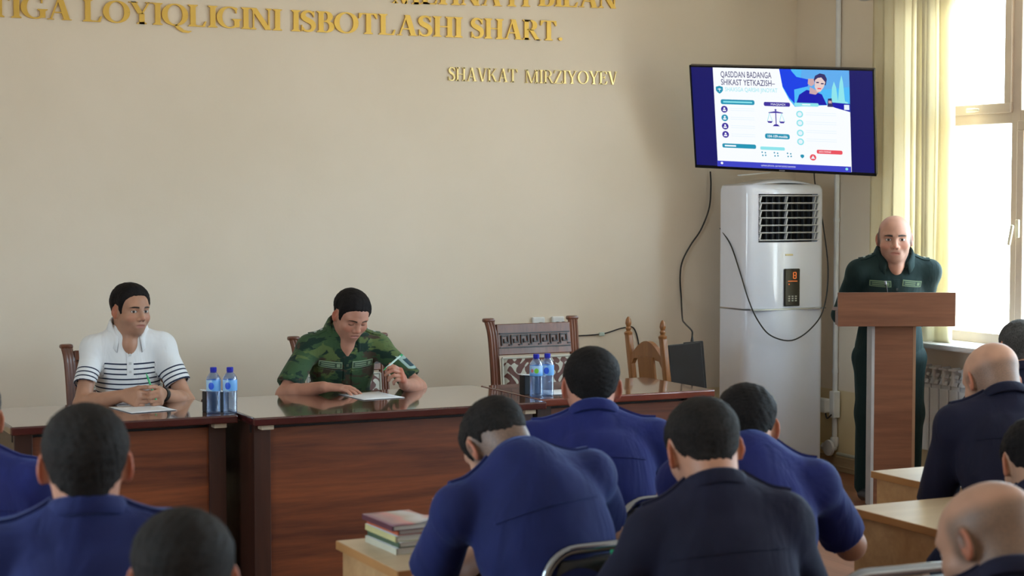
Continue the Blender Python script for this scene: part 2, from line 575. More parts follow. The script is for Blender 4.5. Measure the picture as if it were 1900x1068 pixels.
# ------------------------------------------------------------------ people: materials
def skin_mat(name, base=(0.50, 0.27, 0.17), eyes='open', wide=1.0, brow=(0.02, 0.014, 0.010), stubble=0.15,
             fringe=None, lips=(0.36, 0.13, 0.10), gaze=0.0, brow_h=0.0042, mono=False, scalp=None):
    t = NT(name)
    hx, hy, hz = t.xyz(t.attr('hp').outputs['Vector'])
    ax = t.m_('ABSOLUTE', hx)
    sq = lambda v: t.m_('MULTIPLY', v, v)
    E = lambda a, ca, ra, b, cb, rb: t.m_('ADD', sq(t.m_('DIVIDE', t.m_('SUBTRACT', a, ca), ra)), sq(t.m_('DIVIDE', t.m_('SUBTRACT', b, cb), rb)))
    nz = t.noise(55, 3); nz2 = t.noise(14, 2)
    col = t.mix(t.step(nz2, 0.3, 0.7), tuple(c * 0.9 for c in base), tuple(min(1, c * 1.08) for c in base))
    red = (base[0] * 1.0, base[1] * 0.72, base[2] * 0.68)
    # cheeks and nose redder; light glowing through the ears put into their red
    front = t.step(hy, 0.04, 0.06)
    ck = t.m_('MULTIPLY', t.step(E(ax, 0.045, 0.026, hz, -0.025, 0.024), 1.0, 0.2), front)
    ck = t.m_('MAXIMUM', ck, t.m_('MULTIPLY', t.step(E(hx, 0, 0.017, hz, -0.024, 0.015), 1.0, 0.3), front))
    inhead = t.step(hz, -0.075, -0.06)
    ear = t.m_('MULTIPLY', t.step(ax, 0.079 * wide, 0.085 * wide), inhead)
    col = t.mix(t.m_('MULTIPLY', ck, 0.45), col, red)
    col = t.mix(t.m_('MULTIPLY', ear, 0.75), col, (base[0] * 0.95, base[1] * 0.52, base[2] * 0.42))
    # beard shadow
    if stubble:
        sb = t.m_('MULTIPLY', t.step(hz, -0.030, -0.050), t.step(hz, -0.135, -0.105))
        sb = t.m_('MULTIPLY', sb, t.step(hy, -0.01, 0.03))
        col = t.mix(t.m_('MULTIPLY', sb, stubble), col, (0.10, 0.085, 0.08))
    # lips
    lp = t.m_('MULTIPLY', t.step(E(hx, 0, 0.0245, hz, -0.0622, 0.0100), 1.1, 0.75), t.step(hy, 0.078, 0.084))
    col = t.mix(t.m_('MULTIPLY', lp, 0.8), col, lips)
    # nostrils
    ns = t.step(E(ax, 0.0085, 0.0048, hz, -0.0375, 0.0028), 1.1, 0.6)
    col = t.mix(t.m_('MULTIPLY', ns, t.step(hy, 0.088, 0.094)), col, (0.07, 0.03, 0.025))
    # brows
    bz = t.m_('SUBTRACT', 0.0275, t.m_('MULTIPLY', sq(t.m_('SUBTRACT', ax, 0.030)), 5.5))
    bd = t.m_('ABSOLUTE', t.m_('SUBTRACT', hz, bz))
    bw = t.m_('MULTIPLY', t.step(ax, 0.056, 0.035, 0.35, 1.0), brow_h)
    bm_ = t.step(t.m_('DIVIDE', bd, bw), 1.15, 0.7)
    bm_ = t.m_('MULTIPLY', bm_, t.step(ax, 0.002 if mono else 0.011, 0.006 if mono else 0.016))
    bm_ = t.m_('MULTIPLY', t.m_('MULTIPLY', bm_, t.step(ax, 0.057, 0.052)), t.step(hy, 0.045, 0.055))
    col = t.mix(t.m_('MULTIPLY', bm_, t.step(nz, 0.2, 0.5, 0.75, 1.0)), col, brow)
    # eyes
    fr = t.step(hy, 0.060, 0.066)
    if eyes == 'open':
        ev = E(ax, 0.0335 * wide, 0.0140, hz, 0.0060, 0.0056)
        inside = t.m_('MULTIPLY', t.step(ev, 1.08, 0.9), fr)
        col = t.mix(t.m_('MULTIPLY', t.step(ev, 1.75, 1.1), fr), col, (base[0] * 0.45, base[1] * 0.38, base[2] * 0.38))
        col = t.mix(inside, col, (0.62, 0.58, 0.55))
        gx = t.m_('SUBTRACT', hx, gaze)
        ir = E(t.m_('ABSOLUTE', gx), 0.0335 * wide, 0.0064, hz, 0.0066, 0.0064)
        col = t.mix(t.m_('MULTIPLY', t.step(ir, 1.15, 0.85), inside), col, (0.018, 0.010, 0.007))
        lid = t.m_('ABSOLUTE', t.m_('SUBTRACT', ev, 1.12))
        lid = t.m_('MULTIPLY', t.m_('MULTIPLY', t.step(lid, 0.32, 0.08), t.step(hz, 0.0068, 0.0085)), fr)
        col = t.mix(lid, col, (0.03, 0.017, 0.013))
    else:
        lz = t.m_('ADD', -0.0015, t.m_('MULTIPLY', sq(t.m_('SUBTRACT', ax, 0.0335 * wide)), 20.0))
        ld = t.step(t.m_('ABSOLUTE', t.m_('SUBTRACT', hz, lz)), 0.0034, 0.0012)
        ld = t.m_('MULTIPLY', t.m_('MULTIPLY', ld, t.step(t.m_('ABSOLUTE', t.m_('SUBTRACT', ax, 0.0335 * wide)), 0.0155, 0.012)), fr)
        col = t.mix(t.m_('MULTIPLY', ld, 0.9), col, (0.04, 0.022, 0.016))
    # cropped fringe round a bald crown, or a faded nape
    if fringe:
        fc, zt, amt = fringe
        fm = t.m_('MULTIPLY', t.step(hz, zt + 0.022, zt - 0.012), t.step(t.m_('ADD', hz, t.m_('MULTIPLY', hy, -0.35)), -0.055, -0.025))
        fm = t.m_('MULTIPLY', fm, t.step(hy, 0.045, 0.018))
        fm = t.m_('MULTIPLY', fm, t.step(ax, 0.0885 * wide, 0.083 * wide))
        col = t.mix(t.m_('MULTIPLY', t.m_('MULTIPLY', fm, amt), t.step(t.noise(260, 2), 0.3, 0.7, 0.8, 1.0)), col, fc)
    t.set(color=col, rough=0.5, spec=0.42, sheen=0.05)
    t.bump(nz, 0.06, 0.002)
    return t.m

def hair_mat(name, c, grey=0.0):
    t = NT(name)
    a = t.noise(330, 3, 0.7, stretch=(1, 1, 0.45))
    b = t.noise(22, 2)
    v = t.m_('ADD', t.m_('MULTIPLY', a, 0.7), t.m_('MULTIPLY', b, 0.3))
    hi = tuple(x * 1.9 + 0.05 * grey for x in c)
    t.set(color=t.ramp(v, [(0.35, tuple(x * 0.6 for x in c)), (0.7, hi)]), rough=0.65, spec=0.12)
    t.bump(a, 0.8, 0.004)
    return t.m

def cloth_mat(name, c, sheen=0.25, tint=(1, 1, 1), var=0.15, fold=0.5, rough=0.8):
    if name in MATS: return MATS[name]
    t = NT(name)
    n1 = t.noise(7, 3, 0.55, stretch=(1.0, 1.0, 0.45), dist=0.8)
    n2 = t.noise(420, 1)
    t.set(color=t.mix(t.step(n1, 0.3, 0.7), tuple(x * (1 - var) for x in c), tuple(min(1, x * (1 + var)) for x in c)),
          rough=rough, sheen=sheen, sheen_r=0.4, sheen_c=tint, spec=0.25)
    t.bump(t.m_('ADD', n1, t.m_('MULTIPLY', n2, 0.03)), fold, 0.03)
    MATS[name] = t.m
    return t.m

def camo_mat():
    if 'camo' in MATS: return MATS['camo']
    t = NT('camo')
    v = t.obj()
    a = t.noise(11, 3, 0.55, vec=v, stretch=(0.75, 0.9, 1.5), dist=0.4)
    mp = t.n('ShaderNodeVectorMath', operation='ADD'); t.t.links.new(v, mp.inputs[0]); mp.inputs[1].default_value = (3.1, 7.7, 1.3)
    b = t.noise(13, 3, 0.55, vec=mp.outputs[0], stretch=(0.7, 0.9, 1.6), dist=0.4)
    mp2 = t.n('ShaderNodeVectorMath', operation='ADD'); t.t.links.new(v, mp2.inputs[0]); mp2.inputs[1].default_value = (9.1, 2.7, 5.3)
    c = t.noise(10, 3, 0.55, vec=mp2.outputs[0], stretch=(0.8, 0.9, 1.6), dist=0.4)
    col = t.mix(t.step(a, 0.50, 0.56), (0.040, 0.085, 0.036), (0.098, 0.138, 0.046))
    col = t.mix(t.step(b, 0.54, 0.58), col, (0.012, 0.032, 0.022))
    col = t.mix(t.step(c, 0.57, 0.61), col, (0.060, 0.042, 0.026))
    n1 = t.noise(7, 3, 0.55, stretch=(1, 1, 0.5), dist=0.8)
    t.set(color=col, rough=0.85, sheen=0.15, spec=0.2)
    t.bump(n1, 0.45, 0.03)
    MATS['camo'] = t.m
    return t.m

def polo_mat():
    if 'polo' in MATS: return MATS['polo']
    t = NT('polo')
    s, arm, lx = t.xyz(t.attr('tp').outputs['Vector'])
    def stripes(v, start, step, n, w):
        k = t.m_('DIVIDE', t.m_('SUBTRACT', v, start), step)
        fr = t.m_('ABSOLUTE', t.m_('SUBTRACT', t.m_('FRACT', k), 0.5))
        line = t.step(fr, w + 0.06, w)
        return t.m_('MULTIPLY', line, t.m_('MULTIPLY', t.m_('GREATER_THAN', k, 0.0), t.m_('LESS_THAN', k, float(n))))
    body = stripes(s, 0.095, 0.0235, 7, 0.115)
    slv = stripes(s, 0.118, 0.0215, 4, 0.125)
    m = t.m_('ADD', t.m_('MULTIPLY', body, t.m_('LESS_THAN', arm, 0.5)), t.m_('MULTIPLY', slv, t.m_('GREATER_THAN', arm, 0.5)))
    n1 = t.noise(8, 3, 0.55, stretch=(1, 1, 0.45), dist=0.8)
    t.set(color=t.mix(m, (0.80, 0.80, 0.82), (0.018, 0.026, 0.06)), rough=0.85, sheen=0.1, spec=0.2)
    t.bump(n1, 0.5, 0.03)
    MATS['polo'] = t.m
    return t.m

# ------------------------------------------------------------------ people: the figure
def ik(S, W, pole, l1, l2):
    S, W = V(*S), V(*W); d = W - S; L = np.linalg.norm(d)
    Lc = min(L, (l1 + l2) * 0.995); W = S + unit(d) * Lc
    a = (l1 * l1 - l2 * l2 + Lc * Lc) / (2 * Lc)
    hgt = math.sqrt(max(l1 * l1 - a * a, 0))
    p = V(*pole) - S; p = p - unit(d) * float(p @ unit(d))
    return S + unit(d) * a + unit(p) * hgt, W

FIST = [(1.15, 1.5, 0.9)] * 4
RELAX = [(0.25, 0.35, 0.25), (0.3, 0.4, 0.25), (0.35, 0.45, 0.3), (0.4, 0.5, 0.3)]

def wrinkle(F, amp, seed, freq=(10, 34)):
    rs = np.random.RandomState(seed)
    X, Y, Z = F.ax[0][:, None, None], F.ax[1][None, :, None], F.ax[2][None, None, :]
    near = 0
    for _ in range(6):
        v = rs.normal(size=3); v = v / np.linalg.norm(v) * rs.uniform(*freq)
        v[2] *= 0.55
        near = near + np.sin(X * v[0] + Y * v[1] + Z * v[2] + rs.uniform(0, 6))
    F.f += (near * amp / 2.4).astype(np.float32)

class Patcher:
    """drops small conforming patches (tapes, pockets, badges) onto a garment"""
    def __init__(self, verts, quads):
        from mathutils.bvhtree import BVHTree
        self.t = BVHTree.FromPolygons([tuple(v) for v in verts], [tuple(int(i) for i in q) for q in quads])
    def patch(self, name, mat, parent, o, d, r, u, w, h, off=0.003, nu=9, nv=5, shape=None):
        """o origin in front of the garment, d direction to it, r/u axes; a thin padded patch"""
        o, d, r, u = Vector(o), Vector(unit(d)), Vector(unit(r)), Vector(unit(u))
        g = []
        for i in range(nu):
            for j in range(nv):
                a, b = (i / (nu - 1) - 0.5) * w, (j / (nv - 1) - 0.5) * h
                if shape: a, b = shape(a / w, b / h, w, h)
                p0 = o + r * a + u * b
                hit, nn, _, _ = self.t.ray_cast(p0 - d * 0.3, d, 0.9)
                g.append(hit if hit is not None else None)
        known = [x for x in g if x is not None]
        if not known: return None
        dep = sum((x - o).dot(d) for x in known) / len(known)
        mb = MB()
        top, bot = [], []
        for idx, hit in enumerate(g):
            i, j = divmod(idx, nv)
            a, b = (i / (nu - 1) - 0.5) * w, (j / (nv - 1) - 0.5) * h
            if shape: a, b = shape(a / w, b / h, w, h)
            if hit is None: hit = o + r * a + u * b + d * dep
            top.append(mb.bm.verts.new(hit - d * off)); bot.append(mb.bm.verts.new(hit + d * 0.004))
        at = lambda L, i, j: L[i * nv + j]
        for i in range(nu - 1):
            for j in range(nv - 1):
                for L in (top, bot):
                    mb.bm.faces.new((at(L, i, j), at(L, i + 1, j), at(L, i + 1, j + 1), at(L, i, j + 1)))
        rim = [(i, 0) for i in range(nu)] + [(nu - 1, j) for j in range(1, nv)] + [(i, nv - 1) for i in range(nu - 2, -1, -1)] + [(0, j) for j in range(nv - 2, 0, -1)]
        for k in range(len(rim)):
            a, b = rim[k], rim[(k + 1) % len(rim)]
            mb.bm.faces.new((at(top, *a), at(top, *b), at(bot, *b), at(bot, *a)))
        return mb.build(name, mat, parent, smooth=True)

def person(label, head, body_yaw=0.0, lean=0.15, head_yaw=0.0, head_pitch=0.0, head_roll=0.0, side=0.0, hs=1.05,
           bulk=1.0, wide=1.0, skin=None, shirt=None, hair=None, hair_kw=None, trousers=None, stand=False, sleeve=0.62,
           wrists=None, poles=None, hands=None, h=0.005, collar=True, epaulettes=True, group=None, seed=1, torso=0.50,
           shoulder=0.160, face=None, neckfwd=0.0, neck_r=0.058, prone=False, shrug=0.0, wr_amp=0.004, knee_y=0.42, front=False, neck=0.070, wpoles=None, vdeep=1.0):
    rz = body_yaw
    Bz = rot('z', rz)
    # skeleton in the person's own frame (x right, y forward, z up); angles as seen by that person
    u1 = unit(V(math.sin(side) * 0.6, math.sin(lean * 0.55), math.cos(lean * 0.55)))
    u2 = unit(V(math.sin(side), math.sin(lean), math.cos(lean)))
    r = unit(np.cross(V(0, 1, 0) * math.cos(lean) - V(0, 0, 1) * math.sin(lean), u2))
    f = np.cross(u2, r)
    P0 = V(0, 0, 0)
    P1 = P0 + u1 * torso * 0.42
    NB = P1 + u2 * torso * 0.58
    Hm = rot('z', head_yaw) @ rot('x', -head_pitch) @ rot('y', head_roll)
    nd = unit(u2 * 0.75 + Hm[:, 2] * 0.5 + V(0, 0.12 + neckfwd, 0))
    Sk = NB + nd * neck
    Ho = Sk - Hm @ (V(0, -0.020, -0.058) * hs)
    hp = head[2] - Ho[2]
    shift = V(0, 0, hp)
    P0, P1, NB, Sk, Ho = [p + shift for p in (P0, P1, NB, Sk, Ho)]
    rootxy = V(head[0], head[1], 0) - Bz @ V(Ho[0], Ho[1], 0)
    root = thing('person', label, 'person', tuple(rootxy), rz, group)
    SH = {s: NB - u2 * (0.072 - shrug) + r * s * shoulder * bulk ** 0.5 + f * 0.012 for s in (-1, 1)}
    toL = lambda p: Bz.T @ (V(*p) - rootxy)
    wrists = wrists or {}
    poles = poles or {}
    W, E = {}, {}
    for s in (-1, 1):
        w = wrists.get(s)
        w = toL(w) if w is not None else V(s * 0.13, 0.40, 0.80)
        pl = toL(wpoles[s]) if wpoles and s in wpoles else poles.get(s, SH[s] + V(s * 0.35, -0.12, -0.5))
        E[s], W[s] = ik(SH[s], w, pl, 0.295, 0.255)
    # ---- skin: head, neck, arms, hands and the shoulder girdle as one surface
    allp = [Ho, NB, P1] + list(SH.values()) + list(E.values()) + list(W.values())
    lo = np.min(allp, 0) - 0.22; hi = np.max(allp, 0) + 0.24
    F = Field(lo, hi, h)
    prims = head_prims(wide=wide, **(face or {}))
    add_head(F, Ho, Hm, hs, prims)
    F.add(cone(NB + u2 * 0.0, Sk + Hm @ V(0, -0.004, 0.02), (neck_r - 0.006) * hs, neck_r * hs), 0.03)
    F.add(cone(NB + u2 * 0.0, Sk + Hm @ V(0, -0.026, 0.03), (neck_r - 0.006) * hs, 0.050 * hs), 0.03)
    F.add(ell(P1 + u2 * torso * 0.36, (0.105 * bulk, 0.065 * bulk, 0.12), np.stack([r, f, u2], 1)), 0.04)
    F.add(cone(SH[-1], SH[1], 0.034, 0.034), 0.03)
    for s in (-1, 1):
        F.add(cone(NB, SH[s], 0.036, 0.034), 0.03)
        F.add(cone(SH[s], E[s], 0.036 * bulk ** 0.5, 0.039 * bulk ** 0.5), 0.02)
        m_ = E[s] + (W[s] - E[s]) * 0.3
        F.add(cone(E[s], m_, 0.039 * bulk ** 0.5, 0.042 * bulk ** 0.5), 0.02)
        F.add(cone(m_, W[s], 0.041 * bulk ** 0.5, 0.027 * bulk ** 0.5), 0.015)
    if front:
        F.add(cone(NB + u2 * 0.035 + f * 0.036, NB - u2 * 0.022 + f * (0.066 + 0.045 * (bulk - 0.95)), 0.050 * hs, 0.031 * hs), 0.03)
        F.add(cone(NB - u2 * 0.022 + f * (0.062 + 0.045 * (bulk - 0.95)), NB - u2 * (0.022 + 0.053 * vdeep) + f * (0.062 + 0.020 * vdeep + 0.06 * (bulk - 0.95)), 0.030 * hs, 0.014), 0.03)
    info = dict(root=root, Ho=Ho, Hm=Hm, E=E, W=W, SH=SH, NB=NB, r=r, f=f, u=u2, P1=P1, P0=P0, toL=toL, tips={}, thumb={}, hip=hp)
    for s in (-1, 1):
        hd = (hands or {}).get(s)
        d0 = unit(W[s] - E[s])
        if hd is None:
            hd = dict(d=d0 + V(0, 0.2, 0), n=V(0, 0, -1), curl=RELAX)
        else:
            hd = dict(hd)
            for kk in ('d', 'n'):
                if kk in hd and hd.get('world', True): hd[kk] = Bz.T @ V(*hd[kk])
        pr, tips, th = hand_prims(W[s] + unit(hd['d']) * 0.004, hd['d'], hd['n'], s, hd.get('curl', RELAX), hd.get('spread', 0.06), hd.get('thumb', (0.9, 0.5)), hd.get('s', 1.0))
        for q, k in pr: F.add(q, k)
        info['tips'][s] = tips; info['thumb'][s] = th
    v, q = F.mesh()
    me = np_mesh('body', v, q)
    vattr(me, 'hp', ((v - Ho) @ Hm) / hs)
    me.materials.append(skin)
    link('body', me, root)
    # ---- hair
    if hair is not None:
        v, q = hair_mesh(Ho, Hm, hs, wide, seed=seed, **(hair_kw or {}))
        me = np_mesh('hair', v, q); me.materials.append(hair)
        link('hair', me, root)
    # ---- shirt
    b = bulk
    M = np.stack([r, f, u2], 1)
    lo = np.min([P0] + list(SH.values()) + list(E.values()), 0) - 0.27; hi = np.max([NB] + list(SH.values()) + list(E.values()), 0) + 0.20
    lo[2] = max(lo[2], P0[2] - 0.16)
    S = Field(lo, hi, 0.0065 if h < 0.0046 else 0.0075)
    M1 = np.stack([V(1, 0, 0), np.cross(u1, V(1, 0, 0)), u1], 1)
    S.add(ell(P0 + V(0, 0, 0.01), (0.165 * b, 0.135 * b, 0.13), M1), 0.05)
    S.add(ell(P0 * 0.45 + P1 * 0.55 + f * 0.012, (0.152 * b, 0.126 * b, 0.15), M1), 0.06)
    S.add(ell(P1 + u2 * torso * 0.20 - f * 0.004, (0.158 * b, 0.118 * b, 0.165), M), 0.06)
    S.add(ell(P1 + u2 * torso * 0.38 - f * 0.012, (0.140 * b, 0.094 * b, 0.10), M), 0.05)
    S.add(cone(SH[-1] - u2 * 0.012, SH[1] - u2 * 0.012, 0.054, 0.054), 0.05)
    if prone:
        S.add(cone(P1 - f * 0.02, NB - f * 0.02, 0.10, 0.085), 0.06)
    for s in (-1, 1):
        S.add(cone(NB + u2 * 0.008, SH[s] + u2 * 0.004, 0.069, 0.046), 0.04)
        S.add(ell(SH[s] - u2 * 0.012 + r * s * 0.004, (0.053, 0.058, 0.060), M), 0.03)
        d = unit(E[s] - SH[s])
        if sleeve <= 1.0:
            hem = SH[s] + (E[s] - SH[s]) * sleeve
            S.add(cone(SH[s], hem + d * 0.05, 0.053 * b ** 0.5, 0.061 * b ** 0.5, flat=(hem, d)), 0.03)
        else:
            S.add(cone(SH[s], E[s], 0.055 * b ** 0.5, 0.050 * b ** 0.5), 0.03)
            hem = E[s] + (W[s] - E[s]) * (sleeve - 1.0)
            d = unit(W[s] - E[s])
            S.add(cone(E[s], hem + d * 0.03, 0.050 * b ** 0.5, 0.040, flat=(hem, d)), 0.02)
    # neck opening, and the sleeves are hollow at the hem
    pass
    if sleeve <= 1.0:
        for s in (-1, 1):
            d = unit(E[s] - SH[s]); hem = SH[s] + (E[s] - SH[s]) * sleeve
            S.add(cone(hem - d * 0.035, hem + d * 0.04, 0.044 * b ** 0.5, 0.052 * b ** 0.5), 0.006, 's')
    wrinkle(S, wr_amp, seed)
    v, q = S.mesh()
    me = np_mesh('shirt', v, q)
    # stripe coordinate: along the arm on the sleeves, down the spine on the trunk
    bst = np.full(len(v), 1e9); tp = np.zeros((len(v), 3))
    tp[:, 0] = (NB - v) @ u2
    tp[:, 2] = (v - NB) @ r
    dt = np.abs(tp[:, 2])
    for s in (-1, 1):
        d = unit(E[s] - SH[s]); al = (v - SH[s]) @ d
        dist = np.linalg.norm(v - SH[s] - np.clip(al, 0, 0.3)[:, None] * d, axis=1)
        m = (dist < 0.075) & (tp[:, 2] * s > (shoulder - 0.040)) & (al > 0.0)
        tp[m, 0] = al[m]; tp[m, 1] = 1.0
    vattr(me, 'tp', tp)
    me.materials.append(shirt)
    link('shirt', me, root)
    info['patch'] = Patcher(v, q)
    # ---- collar: a folded band, open at the throat
    if collar:
        mb = MB()
        n = 30
        prof = [(0.000, -0.012), (0.001, 0.016), (0.003, 0.026), (0.008, 0.029), (0.014, 0.022), (0.020, -0.006), (0.016, -0.010), (0.009, 0.012)]
        if front:
            prof = [(0.000, -0.012), (0.001, 0.016), (0.003, 0.026), (0.008, 0.029), (0.016, 0.020), (0.031, -0.020), (0.027, -0.025), (0.010, 0.010)]
        span = 148 if front else 158
        A = [R_(-span) + R_(2 * span) * i / (n - 1) for i in range(n)]
        rings = []
        ax = unit(u2 * 0.8 + nd * 0.5)
        fr = unit(f - ax * float(f @ ax)); rr = np.cross(fr, ax)
        R0 = (neck_r + (0.012 if front else 0.007)) * hs
        base = NB + u2 * (0.036 + 0.4 * max(0.0, shrug) if front else 0.026)
        for a in A:
            back = math.cos(a)                      # 1 at the nape, -1 at the throat
            dirv = rr * math.sin(a) - fr * back
            ring = []
            for o, z in prof:
                drop = max(0.0, -back - 0.25) * (0.085 if front else 0.055)
                lapel = max(0.0, -back - 0.45) * 0.030 if z < 0.0 and o > 0.01 else 0
                p = base + dirv * (R0 + o + max(0, -back) * 0.012) + ax * (z * (1.0 if collar is True else collar) - drop - lapel + 0.012 * back)
                ring.append(mb.bm.verts.new(tuple(p)))
            rings.append(ring)
        m_ = len(prof)
        for a, c in zip(rings, rings[1:]):
            for k in range(m_):
                mb.bm.faces.new((a[k], a[(k + 1) % m_], c[(k + 1) % m_], c[k]))
        mb.bm.faces.new(rings[0]); mb.bm.faces.new(rings[-1][::-1])
        mb.build('collar', shirt, root, smooth='all')
    # ---- shoulder boards
    if epaulettes:
        em = epaulettes if not isinstance(epaulettes, bool) else shirt
        for s in (-1, 1):
            d = unit(SH[s] + u2 * 0.018 - (NB + u2 * 0.03)); up = unit(u2 - d * float(u2 @ d)); fw = np.cross(up, d)
            mid = (NB + u2 * 0.03) * 0.36 + (SH[s] + u2 * 0.018) * 0.64
            info['patch'].patch('shoulder_board', em, root, mid + up * 0.25, -up, d, fw, 0.115, 0.046, 0.007, 9, 4)
    if not front:
        info['patch'].patch('yoke_seam', shirt, root, NB - u2 * 0.115 - f * 0.30, f, r, u2, 0.27, 0.007, 0.004, 15, 3)
    # ---- trousers and shoes
    T = Field(P0 + V(-0.30, -0.22, -P0[2] + 0.03), P0 + V(0.30, 0.65, 0.16), 0.012)
    T.add(ell(P0 - V(0, 0, 0.02), (0.172 * b, 0.140 * b, 0.12)), 0.05)
    shoe = simple('black shoe leather', (0.012, 0.012, 0.013), 0.35)
    for s in (-1, 1):
        hipj = P0 + V(s * 0.085, 0.01, -0.05)
        if stand:
            kn = V(s * 0.115, 0.03, 0.50); an = V(s * 0.125 + 0.0, -0.01, 0.09)
            T.add(cone(hipj, kn, 0.098 * b, 0.072), 0.05); T.add(cone(kn, an, 0.072, 0.058), 0.04)
        else:
            kn = V(s * 0.13, P0[1] + knee_y, min(0.52, P0[2])); an = V(s * 0.13, P0[1] + knee_y - 0.04, 0.10)
            T.add(cone(hipj, kn, 0.088 * b, 0.068), 0.05); T.add(cone(kn, an, 0.064, 0.052), 0.04)
        mb = MB()
        mb.grid(lambda a, c: (an[0] + math.cos(c * math.pi * 2) * 0.045 * (0.55 + 0.45 * math.sin(a * math.pi)) , an[1] - 0.09 + a * 0.27,
                              max(0.0, 0.045 + math.sin(c * math.pi * 2) * 0.05 * (1.0 - 0.45 * a) * (0.35 + 0.65 * math.sin(a * math.pi) ** 0.5))), 10, 13)
        mb.build('shoe', shoe, root, smooth='all')
    v, q = T.mesh()
    me = np_mesh('trousers', v, q); me.materials.append(trousers or shirt)
    link('trousers', me, root)
    return info
# ------------------------------------------------------------------ the room
def wall_mat():
    t = NT('painted plaster wall')
    n = t.noise(1.3, 4, 0.55); n2 = t.noise(38, 3)
    up = t.mix(t.step(n, 0.3, 0.7), (0.775, 0.665, 0.535), (0.815, 0.705, 0.580))
    x, y, z = t.xyz(t.obj())
    lowc = t.mix(t.step(n, 0.3, 0.7), (0.70, 0.56, 0.34), (0.75, 0.61, 0.38))
    t.set(color=t.mix(t.step(z, 0.497, 0.503), lowc, up), rough=0.6, spec=0.3)
    t.bump(n2, 0.12, 0.004)
    return t.m
WALL = wall_mat()
FLOORM = wood('brown laminate floor', (0.16, 0.062, 0.030), (0.30, 0.125, 0.065), 1.0, 'Y', 0.42)
PVC = simple('yellowed plastic window frame', (0.62, 0.50, 0.39), 0.35, 0.03)
WHITEP = simple('white plastic', (0.78, 0.78, 0.78), 0.35, 0.03)

def glass_mat():
    t = NT('window glass')
    tr = t.n('ShaderNodeBsdfTransparent'); gl = t.n('ShaderNodeBsdfGlossy')
    gl.inputs['Roughness'].default_value = 0.02
    tr.inputs[0].default_value = (0.93, 0.96, 0.95, 1)
    mx = t.n('ShaderNodeMixShader')
    mx.inputs[0].default_value = 0.05; t.t.links.new(tr.outputs[0], mx.inputs[1]); t.t.links.new(gl.outputs[0], mx.inputs[2])
    t.t.links.new(mx.outputs[0], t.out.inputs[0])
    return t.m
GLASS = glass_mat()

T_ = 0.30
WINS = [(6.25, 8.22), (3.30, 5.27), (0.35, 2.32), (-1.95, -0.35)]
WZ0, WZ1 = 0.875, 2.90
struct(MB().box(((XL + XR) / 2, (YF + YB) / 2, -0.05), (XR - XL + 0.8, YB - YF + 0.8, 0.1)).build('floor', FLOORM), 'brown laminate floor of the hall')
struct(MB().box(((XL + XR) / 2, (YF + YB) / 2, ZC + 0.05), (XR - XL + 0.8, YB - YF + 0.8, 0.1)).build('ceiling', simple('white ceiling paint', (0.82, 0.81, 0.78), 0.8)))
struct(MB().box(((XL + XR) / 2, YB + T_ / 2, ZC / 2), (XR - XL + 2 * T_, T_, ZC)).build('wall_back', WALL), 'cream painted wall behind the long tables')
FILL_WIN = [(3.00, 5.20)]  # unseen window added to fill the corner and right wall with light
mb = MB()
ys = YB
for a, b in FILL_WIN:
    mb.box((XL - T_ / 2, (b + ys) / 2, ZC / 2), (T_, ys - b, ZC))
    mb.box((XL - T_ / 2, (a + b) / 2, WZ0 / 2), (T_, b - a, WZ0))
    mb.box((XL - T_ / 2, (a + b) / 2, (WZ1 + ZC) / 2), (T_, b - a, ZC - WZ1))
    ys = a
mb.box((XL - T_ / 2, (YF + ys) / 2, ZC / 2), (T_, ys - YF, ZC))
struct(mb.build('wall_left', WALL))
struct(MB().box(((XL + XR) / 2, YF - T_ / 2, ZC / 2), (XR - XL + 2 * T_, T_, ZC)).build('wall_front', WALL))
mb = MB()
ys = YB
for a, b in WINS:
    mb.box((XR + T_ / 2, (b + ys) / 2, ZC / 2), (T_, ys - b, ZC))
    mb.box((XR + T_ / 2, (a + b) / 2, WZ0 / 2), (T_, b - a, WZ0))
    mb.box((XR + T_ / 2, (a + b) / 2, (WZ1 + ZC) / 2), (T_, b - a, ZC - WZ1))
    ys = a
mb.box((XR + T_ / 2, (YF + ys) / 2, ZC / 2), (T_, ys - YF, ZC))
struct(mb.build('wall_right', WALL), 'cream side wall with the windows and a darker painted base')

